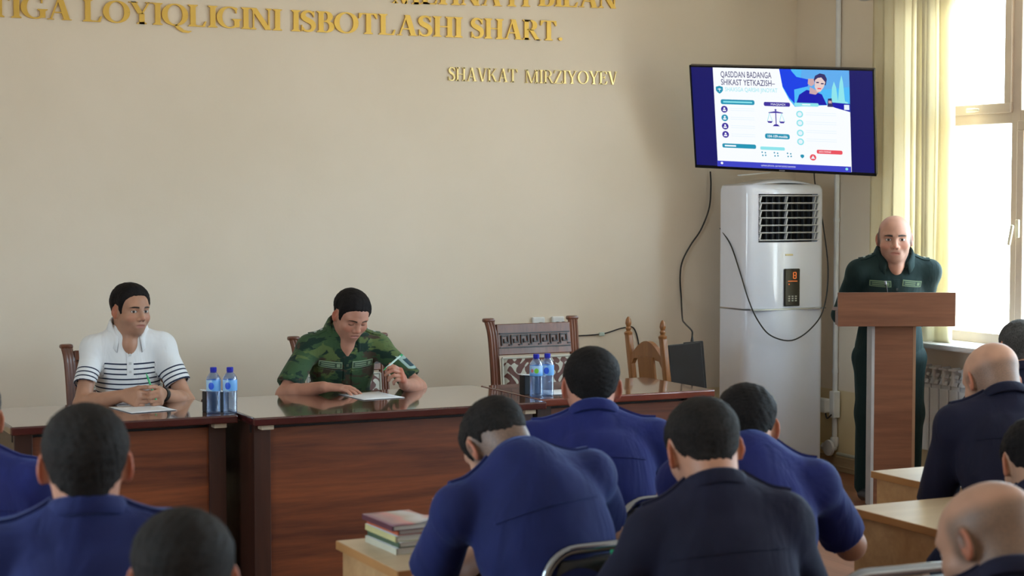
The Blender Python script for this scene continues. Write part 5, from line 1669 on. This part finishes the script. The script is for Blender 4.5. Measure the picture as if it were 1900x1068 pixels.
# ------------------------------------------------------------------ audience desks, books and chairs
BEECH = wood('beech laminate', (0.42, 0.235, 0.105), (0.56, 0.34, 0.165), 1.1, 'X', 0.38)
BEECHT = wood('beech desk top', (0.50, 0.36, 0.22), (0.60, 0.45, 0.29), 1.0, 'X', 0.36, coat=0.0, spec=1.0)
BEEDGE = simple('orange edge band', (0.42, 0.20, 0.07), 0.4)
def desk(label, x0, x1, y0, y1):
    t = thing('school_desk', label, 'desk', ((x0 + x1) / 2, (y0 + y1) / 2, 0), 0, 'beech desks of the audience')
    w, d = x1 - x0, y1 - y0
    MB().box((0, 0, 0.739), (w - 0.004, d - 0.004, 0.022), bev=0.001).build('desk_top', BEECHT, t)
    mb = MB()
    for (cx, cy, sx, sy) in ((0, -d / 2, w, 0.004), (0, d / 2, w, 0.004), (-w / 2, 0, 0.004, d), (w / 2, 0, 0.004, d)):
        mb.box((cx, cy, 0.738), (sx, sy, 0.023), bev=0.001)
    mb.build('edge_band', BEEDGE, t)
    for s in (-1, 1):
        MB().box((s * (w / 2 - 0.022), 0.0, 0.364), (0.018, d - 0.03, 0.728), bev=0.001).build('side_panel', BEECH, t)
    MB().box((0, d / 2 - 0.03, 0.50), (w - 0.064, 0.016, 0.45), bev=0.001).build('modesty_panel', BEECH, t)
    MB().box((0, 0.02, 0.60), (w - 0.064, d - 0.12, 0.016), bev=0.001).build('book_shelf', BEECH, t)
desk('beech desk carrying the stack of books', 1.695, 2.200, 4.135, 4.580)
desk('beech desk partly hidden behind the bowed man, next to the books', 2.212, 2.78, 4.66, 5.105)
desk('beech desk near the lower right corner with a bright bare top', 3.290, 3.74, 3.960, 4.400)
desk('beech desk by the lectern foot with a bright top', 3.790, 4.75, 4.535, 4.940)
desk('beech desk with a green folder in front of the nearest middle man', 1.90, 2.44, 3.345, 3.665)

def book(label, c, w, l, th, rz, spine, cover, pages=(0.72, 0.70, 0.66), curl=0.0):
    t = thing('book', label, 'book', c, rz, 'books stacked on the left desk')
    MB().box((0.002, 0, th / 2), (w - 0.006, l - 0.008, th - 0.003)).build('pages', simple('page block', pages, 0.8, 0.04), t)
    mb = MB()
    n = 9
    mb.grid(lambda u, v: ((u - 0.5) * w, (v - 0.5) * l, th + curl * max(0, u - 0.35) ** 2 * max(0, 0.55 - v) * 6), n, n)
    mb.build('front_cover', cover, t, smooth='all', solid=0.0016)
    MB().box((0, 0, 0.0005), (w, l, 0.0014)).build('back_cover', spine, t)
    MB().box((-w / 2, 0, th / 2), (0.0022, l, th), bev=0.0005).build('spine', spine, t)
def cover_mat():
    t = NT('printed red and grey cover')
    x, y, z = t.xyz(t.obj())
    s = t.m_('ADD', t.m_('MULTIPLY', x, 1.0), t.m_('MULTIPLY', t.noise(9, 3), 0.10))
    t.set(color=t.ramp(t.m_('ADD', t.m_('MULTIPLY', s, 5.0), 0.25), [(0.0, (0.20, 0.10, 0.14)), (0.25, (0.30, 0.16, 0.19)), (0.45, (0.55, 0.20, 0.20)), (0.55, (0.42, 0.36, 0.32)), (0.75, (0.58, 0.56, 0.60)), (0.85, (0.60, 0.22, 0.20)), (1.0, (0.60, 0.58, 0.62))]), rough=0.3)
    return t.m
mk = lambda n, c: simple('book cover ' + n, c, 0.45)
BW, BL = 0.135, 0.205
bc = (1.835, 4.430)
z = 0.7502
specs = [('pale book with a dark green stripe, lowest of the stack on the desk', 0.017, mk('pale', (0.52, 0.50, 0.40)), mk('grey', (0.5, 0.5, 0.5)), 0.0),
         ('white book with a green spine second from the bottom of the stack', 0.014, mk('green', (0.06, 0.10, 0.06)), mk('white', (0.62, 0.62, 0.64)), 0.01),
         ('pale yellow book in the middle of the stack', 0.016, mk('yellow', (0.55, 0.50, 0.24)), mk('white', (0.62, 0.62, 0.64)), -0.008),
         ('orange red book second from the top of the stack', 0.013, mk('orange', (0.50, 0.10, 0.04)), mk('orange', (0.50, 0.10, 0.04)), 0.006),
         ('book with a red and grey printed cover lifting at the corner, top of the stack', 0.014, mk('plum', (0.10, 0.03, 0.05)), cover_mat(), -0.004)]
for i, (lab, th, sp_, cv, rz) in enumerate(specs):
    book(lab, (bc[0] + (0.004 if i % 2 else -0.003) - (0.010 if i == 4 else 0), bc[1] + random.uniform(-0.003, 0.003) - (0.006 if i == 4 else 0), z), BW + (0.004 if i == 4 else 0), BL, th, rz + R_(2), sp_, cv, curl=0.013 if i == 4 else 0.0)
    z += th + 0.0012
nb = thing('notebook', 'open white notebook on the desk beside the stack of books', 'notebook', (1.965, 4.345, 0.7502), R_(6))
MB().box((0, 0, 0.003), (0.15, 0.20, 0.005), bev=0.001).build('cover', mk('dark', (0.05, 0.05, 0.06)), nb)
MB().grid(lambda u, v: ((u - 0.5) * 0.145, (v - 0.5) * 0.195, 0.008 + 0.010 * abs(math.sin(u * math.pi * 2)) ** 0.7), 13, 4).build('pages', PAPER, nb, smooth='all', solid=0.002)
gf = thing('folder', 'green folder propped up on the desk of the nearest middle man', 'folder', (2.140, 3.585, 0.7502), R_(-10))
MB().box((0, 0.030, 0.055), (0.21, 0.008, 0.125), rot=(R_(-32), 0, 0), bev=0.002).build('cover', simple('green folder plastic', (0.015, 0.30, 0.14), 0.3), gf)
MB().box((-0.02, 0.022, 0.060), (0.16, 0.002, 0.105), rot=(R_(-32), 0, 0)).build('sheet', simple('pale green paper', (0.45, 0.72, 0.62), 0.6), gf)

CHROME = simple('chrome tube', (0.30, 0.32, 0.36), 0.18, 0.02, metal=1.0)
VINYL = simple('black vinyl', (0.014, 0.014, 0.015), 0.35, 0.1, bump=0.1)
def office_chair(label, loc, rz=0.0):
    """black padded chair on a chrome tube frame, facing +y, its back at -y"""
    t = thing('padded_chair', label, 'chair', loc, rz, 'black chairs with chrome frames in the audience')
    arch = []
    for i in range(9):
        a = math.pi - math.pi / 2 * i / 8
        arch.append((-0.145 + 0.085 * math.cos(a), -0.22, 0.775 + 0.085 * math.sin(a)))
    arch2 = [(-x, y, zz) for x, y, zz in arch[::-1]]
    MB().tube([(-0.215, -0.16, 0.42), (-0.230, -0.20, 0.60)] + arch + arch2 + [(0.230, -0.20, 0.60), (0.215, -0.16, 0.42)], 0.0125, 10).build('back_frame', CHROME, t, smooth=True)
    mb = MB()
    mb.grid(lambda u, v: ((u - 0.5) * (0.42 - 0.05 * v ** 6), -0.205 + 0.035 * math.sin(u * math.pi) * 0 - 0.012 * v + 0.020 * math.sin(v * math.pi), 0.55 + v * 0.285), 9, 9)
    mb.build('backrest', VINYL, t, smooth='all', solid=0.028)
    MB().box((0, 0.02, 0.450), (0.44, 0.43, 0.055), bev=0.024, seg=3).build('seat', VINYL, t, smooth=True)
    for sx in (-1, 1):
        MB().tube([(sx * 0.205, 0.21, 0.0), (sx * 0.205, 0.20, 0.425)], 0.0125, 10).build('leg', CHROME, t, smooth=True)
        MB().tube([(sx * 0.215, -0.22, 0.0), (sx * 0.215, -0.16, 0.425)], 0.0125, 10).build('leg', CHROME, t, smooth=True)
        MB().tube([(sx * 0.205, 0.20, 0.418), (sx * 0.215, -0.16, 0.418)], 0.011, 8).build('seat_rail', CHROME, t, smooth=True)
    return t
CHAIRS = [('black padded chair with chrome frame behind the bowed man by the books', (2.110, 3.925, 0), R_(2)),
          ('black padded chair with chrome frame behind the man at the centre', (2.60, 4.44, 0), R_(2)),
          ('black padded chair with chrome frame at the bottom edge near the right desks', (2.590, 3.385, 0), R_(-4))]
p0 = office_chair(*CHAIRS[0])
for lab, loc, rz in CHAIRS[1:]:
    c = copy_tree(p0); c.location = loc; c.rotation_euler = (0, 0, rz); c['label'] = lab
# ------------------------------------------------------------------ people at the front
PI = math.pi
HBLACK = hair_mat('black hair', (0.010, 0.008, 0.008))
HDARK = hair_mat('dark brown hair', (0.014, 0.011, 0.010), 0.1)
HGREY = hair_mat('greying hair', (0.045, 0.043, 0.042), 1.0)
CAMO = camo_mat()
NAVYC = cloth_mat('navy uniform cloth', (0.010, 0.015, 0.085), 0.25, (0.35, 0.5, 1.0))
BLUEC = cloth_mat('bright navy uniform cloth', (0.013, 0.018, 0.120), 0.22, (0.35, 0.5, 1.0))
DNAVY = cloth_mat('dark navy uniform cloth', (0.009, 0.009, 0.027), 0.05, (0.5, 0.6, 1.0))
DGREEN = cloth_mat('dark green uniform cloth', (0.008, 0.021, 0.021), 0.12, (0.5, 0.9, 0.9))
TROUS = cloth_mat('black trouser cloth', (0.012, 0.013, 0.018), 0.1)

# man in a striped polo shirt
m1 = person('man in a white polo shirt with dark stripes seated at the left table', (2.016, 8.16, 1.165), body_yaw=PI - 0.12, lean=0.12,
            head_yaw=0.42, head_pitch=0.06, head_roll=-0.03, hs=0.965, wide=0.98, bulk=0.98, front=True, h=0.004, seed=11,
            skin=skin_mat('tanned skin of the striped shirt man', (0.46, 0.235, 0.150), gaze=0.003, stubble=0.20, wide=0.98),
            hair=HBLACK, hair_kw=dict(thick=0.010, top=0.008, line=0.014), shirt=polo_mat(), trousers=TROUS, sleeve=0.66, epaulettes=False,
            wrists={1: (1.915, 7.870, 0.808), -1: (2.075, 7.865, 0.808)}, poles={1: V(0.55, -0.10, 0.60), -1: V(-0.45, -0.05, 0.60)},
            hands={1: dict(d=(0.42, -0.90, -0.12), n=(0.90, 0.42, -0.10), curl=FIST, thumb=(0.55, 0.8), spread=0.0),
                   -1: dict(d=(-0.30, -0.95, -0.10), n=(-0.90, 0.30, -0.10), curl=FIST, thumb=(0.55, 0.8), spread=0.0)},
            torso=0.47, shoulder=0.158, shrug=0.030, collar=1.15, vdeep=0.85, neck_r=0.060, wr_amp=0.003, face=dict(jaw=1.04))
def band(info, s, t, r, wid, name, mat):
    E_, W_ = info['E'][s], info['W'][s]
    d = unit(W_ - E_); c = W_ - d * t
    mb = MB()
    q = Vector((0, 0, 1)).rotation_difference(Vector(d)).to_matrix().to_4x4()
    mb.lathe([(r, -wid / 2), (r + 0.004, -wid / 2), (r + 0.005, 0), (r + 0.004, wid / 2), (r, wid / 2)], 22, c=tuple(c), m=q)
    return mb.build(name, mat, info['root'], smooth=True)
wb = band(m1, -1, 0.022, 0.0285, 0.026, 'wrist_watch', simple('black watch rubber', (0.010, 0.010, 0.011), 0.4))
# shirt placket and buttons
def placket(info, mat, w, o_dn, length, bm=None, n=3):
    f, u, r, NB = info['f'], info['u'], info['r'], info['NB']
    c = NB - u * (o_dn + length / 2) + f * 0.30
    p = info['patch'].patch('placket', mat, info['root'], c, -f, r, u, w, length, 0.0025, 4, 9)
    for k in range(n):
        cc = NB - u * (o_dn + length * (k + 0.5) / n) + f * 0.30
        info['patch'].patch('button', bm, p, cc, -f, r, u, 0.011, 0.011, 0.0055, 4, 4)
PLAIN = simple('white knit', (0.80, 0.80, 0.82), 0.85, 0.02)
placket(m1, PLAIN, 0.030, 0.045, 0.115, simple('pale button plastic', (0.6, 0.6, 0.6), 0.4), 3)

# officer in camouflage
m2 = person('man in green camouflage uniform seated at the middle table looking down', (3.076, 8.09, 1.116), body_yaw=PI - 0.16, lean=0.30,
            head_yaw=0.24, head_pitch=0.54, head_roll=-0.06, hs=0.955, wide=1.03, bulk=1.04, front=True, h=0.004, seed=5,
            skin=skin_mat('skin of the camouflage man', (0.50, 0.235, 0.160), eyes='down', stubble=0.12, wide=1.03),
            hair=HBLACK, hair_kw=dict(thick=0.010, top=0.006, line=0.006), shirt=CAMO, trousers=CAMO, sleeve=0.80,
            wrists={1: (2.850, 7.870, 0.800), -1: (3.235, 7.800, 0.800)}, poles={1: V(0.60, -0.05, 0.60), -1: V(-0.62, -0.15, 0.62)},
            hands={1: dict(d=(0.92, -0.30, -0.05), n=(0.10, 0.10, -1.0), curl=[(0.10, 0.30, 0.2), (0.12, 0.32, 0.2), (0.16, 0.36, 0.25), (0.22, 0.40, 0.25)], spread=0.10, thumb=(0.7, 0.3)),
                   -1: dict(d=(-0.42, -0.62, 0.58), n=(-0.75, 0.45, -0.30), curl=[(0.55, 0.9, 0.5), (0.75, 1.1, 0.6), (0.9, 1.2, 0.7), (1.0, 1.3, 0.7)], spread=0.02, thumb=(0.5, 0.7))},
            torso=0.47, shoulder=0.165, shrug=0.022, neck_r=0.064, face=dict(jaw=1.08, cheek=1.08), wr_amp=0.005)
TAPE = simple('pale green tape', (0.22, 0.30, 0.19), 0.7)
TAPED = simple('dark green tape', (0.045, 0.075, 0.045), 0.8)
def tapes(info, pale, dark, up=0.115, side=0.080, tilt=(0.0, 0.05)):
    f, u, r, NB = info['f'], info['u'], info['r'], info['NB']
    for s, tl in zip((1, -1), tilt):
        rr = unit(r + u * tl); uu = unit(u - r * tl)
        c = NB - u * up + r * s * side + f * 0.30
        p = info['patch'].patch('name_tape', pale, info['root'], c, -f, rr, uu, 0.110, 0.032, 0.004, 9, 4)
        if p is None: continue
        info['patch'].patch('tape_field', dark, p, c, -f, rr, uu, 0.102, 0.024, 0.0052, 9, 4)
        e = c + rr * 0.036 * -1
        info['patch'].patch('emblem', pale, p, e, -f, rr, uu, 0.016, 0.016, 0.0064, 4, 4)
        for dz in (0.005, -0.005):
            info['patch'].patch('tape_lettering', pale, p, c + rr * 0.012 + uu * dz, -f, rr, uu, 0.062, 0.0045, 0.0064, 7, 3)
tapes(m2, TAPE, TAPED)
def pockets(info, mat, up=0.165, side=0.082):
    f, u, r, NB = info['f'], info['u'], info['r'], info['NB']
    for s in (1, -1):
        c = NB - u * up + r * s * side + f * 0.30
        info['patch'].patch('pocket_flap', mat, info['root'], c, -f, r, u, 0.118, 0.050, 0.006, 9, 5)
        info['patch'].patch('pocket', mat, info['root'], c - u * 0.055, -f, r, u, 0.112, 0.090, 0.0035, 9, 5)
pockets(m2, CAMO)
# sleeve badge
d_ = unit(m2['E'][-1] - m2['SH'][-1]); o_ = m2['SH'][-1] + d_ * 0.085
out_ = unit(-m2['r'] * 0.75 + m2['f'] * 0.65)
bd = m2['patch'].patch('sleeve_badge', simple('pale blue badge', (0.32, 0.45, 0.42), 0.7), m2['root'], o_ + out_ * 0.25, -out_, np.cross(out_, d_), -d_, 0.062, 0.078, 0.004, 7, 6)
m2['patch'].patch('badge_field', simple('dark blue badge field', (0.02, 0.06, 0.08), 0.7), bd, o_ + out_ * 0.25, -out_, np.cross(out_, d_), -d_, 0.034, 0.046, 0.006, 5, 5)
def stars(info, mat, n=3, up=0.0):
    u2, NB = info['u'], info['NB']
    boards = [c for c in info['root'].children if c.name.startswith('shoulder_board')]
    for s, bo in zip((-1, 1), boards):
        SHs = info['SH'][s]
        a, b = NB + u2 * 0.03, SHs + u2 * 0.018
        d = unit(b - a); up_ = unit(u2 - d * float(u2 @ d)); fw = np.cross(up_, d)
        for k in range(n):
            c = a + (b - a) * (0.42 + 0.18 * k) + up_ * 0.25
            info['patch'].patch('star', mat, bo, c, -up_, d, fw, 0.012, 0.012, 0.011, 3, 3)
STAR = simple('pale star', (0.45, 0.50, 0.46), 0.4)
stars(m2, STAR)
placket(m2, CAMO, 0.036, 0.07, 0.26, simple('olive button', (0.05, 0.07, 0.04), 0.5), 3)

# officer at the lectern
m3 = person('bald man in dark green uniform standing behind the lectern', (6.114, 7.786, 1.463), body_yaw=PI - 0.454, lean=0.22,
            head_yaw=-0.17, head_pitch=0.10, hs=1.08, wide=1.0, bulk=1.14, front=True, h=0.0045, seed=3, stand=True,
            skin=skin_mat('skin of the lectern man', (0.50, 0.255, 0.180), wide=1.0, stubble=0.30, fringe=((0.05, 0.042, 0.040), 0.045, 0.85), brow_h=0.0052, mono=False, brow=(0.012, 0.009, 0.008)),
            shirt=DGREEN, trousers=DGREEN, sleeve=1.88, torso=0.52, shoulder=0.180, neck_r=0.066, vdeep=0.35, face=dict(jaw=1.12, cheek=1.15, chin=1.2),
            wrists={1: (5.955, 7.820, 1.120), -1: (6.165, 7.720, 1.120)}, poles={1: V(0.44, -0.50, 1.12), -1: V(-0.50, -0.45, 1.12)}, shrug=0.018, neck=0.060)
tapes(m3, simple('olive tape', (0.13, 0.19, 0.10), 0.7), simple('dark olive tape', (0.02, 0.045, 0.035), 0.8), up=0.105, side=0.086, tilt=(-0.03, 0.16))
stars(m3, STAR)
placket(m3, DGREEN, 0.036, 0.08, 0.20, simple('dark button', (0.02, 0.03, 0.03), 0.5), 2)

# pens
def pen(label, a, b, col, tipc):
    a, b = Vector(a), Vector(b)
    t = thing('pen', label, 'pen', tuple(a))
    v = b - a
    MB().tube([(0, 0, 0), tuple(v * 0.84)], 0.0045, 8).build('barrel', col, t, smooth=True)
    MB().tube([tuple(v * 0.84), tuple(v)], 0.004, 8, rs=[0.0045, 0.0015]).build('tip', tipc, t, smooth=True)
    MB().tube([tuple(v * -0.06), tuple(v * 0.04)], 0.0052, 8).build('end_cap', tipc, t, smooth=True)
GREENP = simple('green pen plastic', (0.03, 0.42, 0.15), 0.3)
WHP = simple('pale pen plastic', (0.55, 0.75, 0.70), 0.3)
t1 = np.array(m1['root'].matrix_basis @ Vector(m1['thumb'][1]))
pen('green pen in the fist of the striped shirt man', t1 + V(0.020, -0.006, -0.050), t1 + V(-0.016, 0.012, 0.062), GREENP, GREENP)
t2 = np.array(m2['root'].matrix_basis @ Vector(m2['thumb'][-1]))
pen('pale green pen held up by the man in camouflage', t2 + V(0.060, 0.012, 0.038), t2 + V(-0.042, -0.018, -0.026), WHP, GREENP)

# ------------------------------------------------------------------ the audience, seen from behind
SK = lambda n, **k: skin_mat('skin ' + n, **k)
AUD = 'officers of the audience in navy uniforms'
people = [
    dict(label='dark haired man in navy at the left edge of the tables seen from behind', head=(0.757, 3.435, 1.180), body_yaw=-0.16, lean=0.16, head_yaw=-0.05, head_pitch=0.02, hs=0.97,
         shirt=NAVYC, hair=HDARK, hair_kw=dict(thick=0.006, nape=-0.004), skin=SK('a', base=(0.48, 0.22, 0.14)), neck=0.066, seed=21, bulk=1.05),
    dict(label='dark haired head of the nearest man at the bottom left', head=(0.772, 2.80, 1.074), body_yaw=-0.2, lean=0.30, head_yaw=-0.05, head_pitch=0.20, hs=0.97,
         shirt=NAVYC, hair=HDARK, hair_kw=dict(thick=0.006), skin=SK('b', base=(0.48, 0.24, 0.16)), seed=22),
    dict(label='man in bright navy at the left picture edge showing only his shoulder', head=(0.735, 4.70, 1.12), body_yaw=-0.25, lean=0.28, head_yaw=0.1, head_pitch=0.3,
         shirt=BLUEC, hair=HGREY, skin=SK('c'), seed=23, wrists={1: (0.98, 4.93, 0.66), -1: (0.66, 5.00, 0.66)}),
    dict(label='man in navy bowed over the desk with the stack of books', head=(1.935, 4.05, 1.065), body_yaw=-0.16, lean=0.42, neckfwd=1.0, head_yaw=0.26, head_pitch=0.85, head_roll=-0.10, hs=0.97,
         shirt=NAVYC, hair=HDARK, hair_kw=dict(thick=0.005, nape=0.030), skin=SK('d', base=(0.46, 0.24, 0.16), fringe=((0.06, 0.045, 0.035), 0.02, 0.8)), seed=24, bulk=1.14, side=-0.20, prone=True,
         wrists={-1: (2.00, 4.16, 0.795), 1: (2.08, 4.26, 0.80)}, wpoles={-1: (1.68, 4.24, 0.50), 1: (2.60, 3.95, 0.75)}, sleeve=0.74, shoulder=0.172),
    dict(label='man in blue uniform at the centre with black hair seen from behind', head=(2.529, 4.645, 1.128), body_yaw=-0.36, lean=0.34, neckfwd=0.25, head_yaw=-0.05, head_pitch=0.22, hs=0.97,
         shirt=BLUEC, hair=HBLACK, hair_kw=dict(thick=0.007), skin=SK('e', base=(0.50, 0.22, 0.15)), neck=0.068, seed=25, bulk=1.12, shoulder=0.170,
         wrists={-1: (2.40, 4.95, 0.80), 1: (2.85, 4.85, 0.80)}),
    dict(label='man in dark navy nearest the camera at the centre right with cropped hair', head=(2.165, 3.44, 1.120), body_yaw=-0.42, lean=0.30, neckfwd=0.45, head_yaw=0.16, head_pitch=0.30, head_roll=-0.10, hs=0.97,
         shirt=DNAVY, hair=HDARK, hair_kw=dict(thick=0.005, nape=0.008), skin=SK('f', base=(0.50, 0.24, 0.15)), neck=0.084, shrug=0.022, seed=26, bulk=1.0, shoulder=0.148, side=-0.10,
         wrists={-1: (2.06, 3.60, 0.79), 1: (2.36, 3.58, 0.79)}),
    dict(label='man in blue uniform bowed beside the air conditioner with thick black hair', head=(2.718, 4.10, 1.060), body_yaw=-0.50, lean=0.42, neckfwd=0.75, head_yaw=-0.02, head_pitch=0.42, hs=0.97,
         shirt=BLUEC, hair=HBLACK, hair_kw=dict(thick=0.006), skin=SK('g', base=(0.50, 0.25, 0.16)), neck=0.074, seed=27, bulk=1.12, shoulder=0.170, prone=True,
         wrists={-1: (2.86, 4.34, 0.80), 1: (3.06, 4.26, 0.80)}, sleeve=0.80),
    dict(label='bald man in dark navy sitting by the radiator', head=(3.930, 4.495, 1.098), body_yaw=-0.42, lean=0.36, head_yaw=0.30, head_pitch=0.52, head_roll=0.02, hs=1.02,
         shirt=DNAVY, skin=SK('h', base=(0.56, 0.30, 0.20), fringe=((0.14, 0.095, 0.07), 0.022, 0.75)), seed=28, bulk=1.12, neckfwd=0.85,
         wrists={-1: (3.92, 4.72, 0.80), 1: (4.40, 4.84, 0.80)}, wpoles={-1: (3.62, 4.42, 0.60), 1: (4.50, 4.4, 0.6)}, sleeve=0.95),
    dict(label='grey haired man at the right edge beside the bald man', head=(5.150, 5.720, 1.060), body_yaw=-0.45, lean=0.25, head_yaw=0.0, head_pitch=0.15, hs=0.97,
         shirt=DNAVY, hair=HGREY, skin=SK('i'), seed=29),
    dict(label='balding man bowed low in the bottom right corner', head=(2.350, 2.690, 1.018), body_yaw=-0.50, lean=0.42, neckfwd=0.5, head_yaw=0.80, head_pitch=0.50, head_roll=0.16, hs=1.02,
         shirt=DNAVY, skin=SK('j', base=(0.44, 0.23, 0.15), fringe=((0.10, 0.075, 0.055), 0.050, 0.75)), seed=30, bulk=1.1, side=0.05),
    dict(label='black haired man at the right edge, only the side of his head showing', head=(3.315, 3.620, 0.985), body_yaw=-0.45, lean=0.50, head_yaw=0.0, head_pitch=0.45,
         shirt=DNAVY, hair=HBLACK, skin=SK('k'), seed=31),
]
for q in people:
    q.setdefault('h', 0.005); q.setdefault('neck', 0.072); q.setdefault('shrug', 0.032); q.setdefault('torso', 0.48); q.setdefault('hs', 0.97)
    info = person(group=AUD, trousers=TROUS, **q)
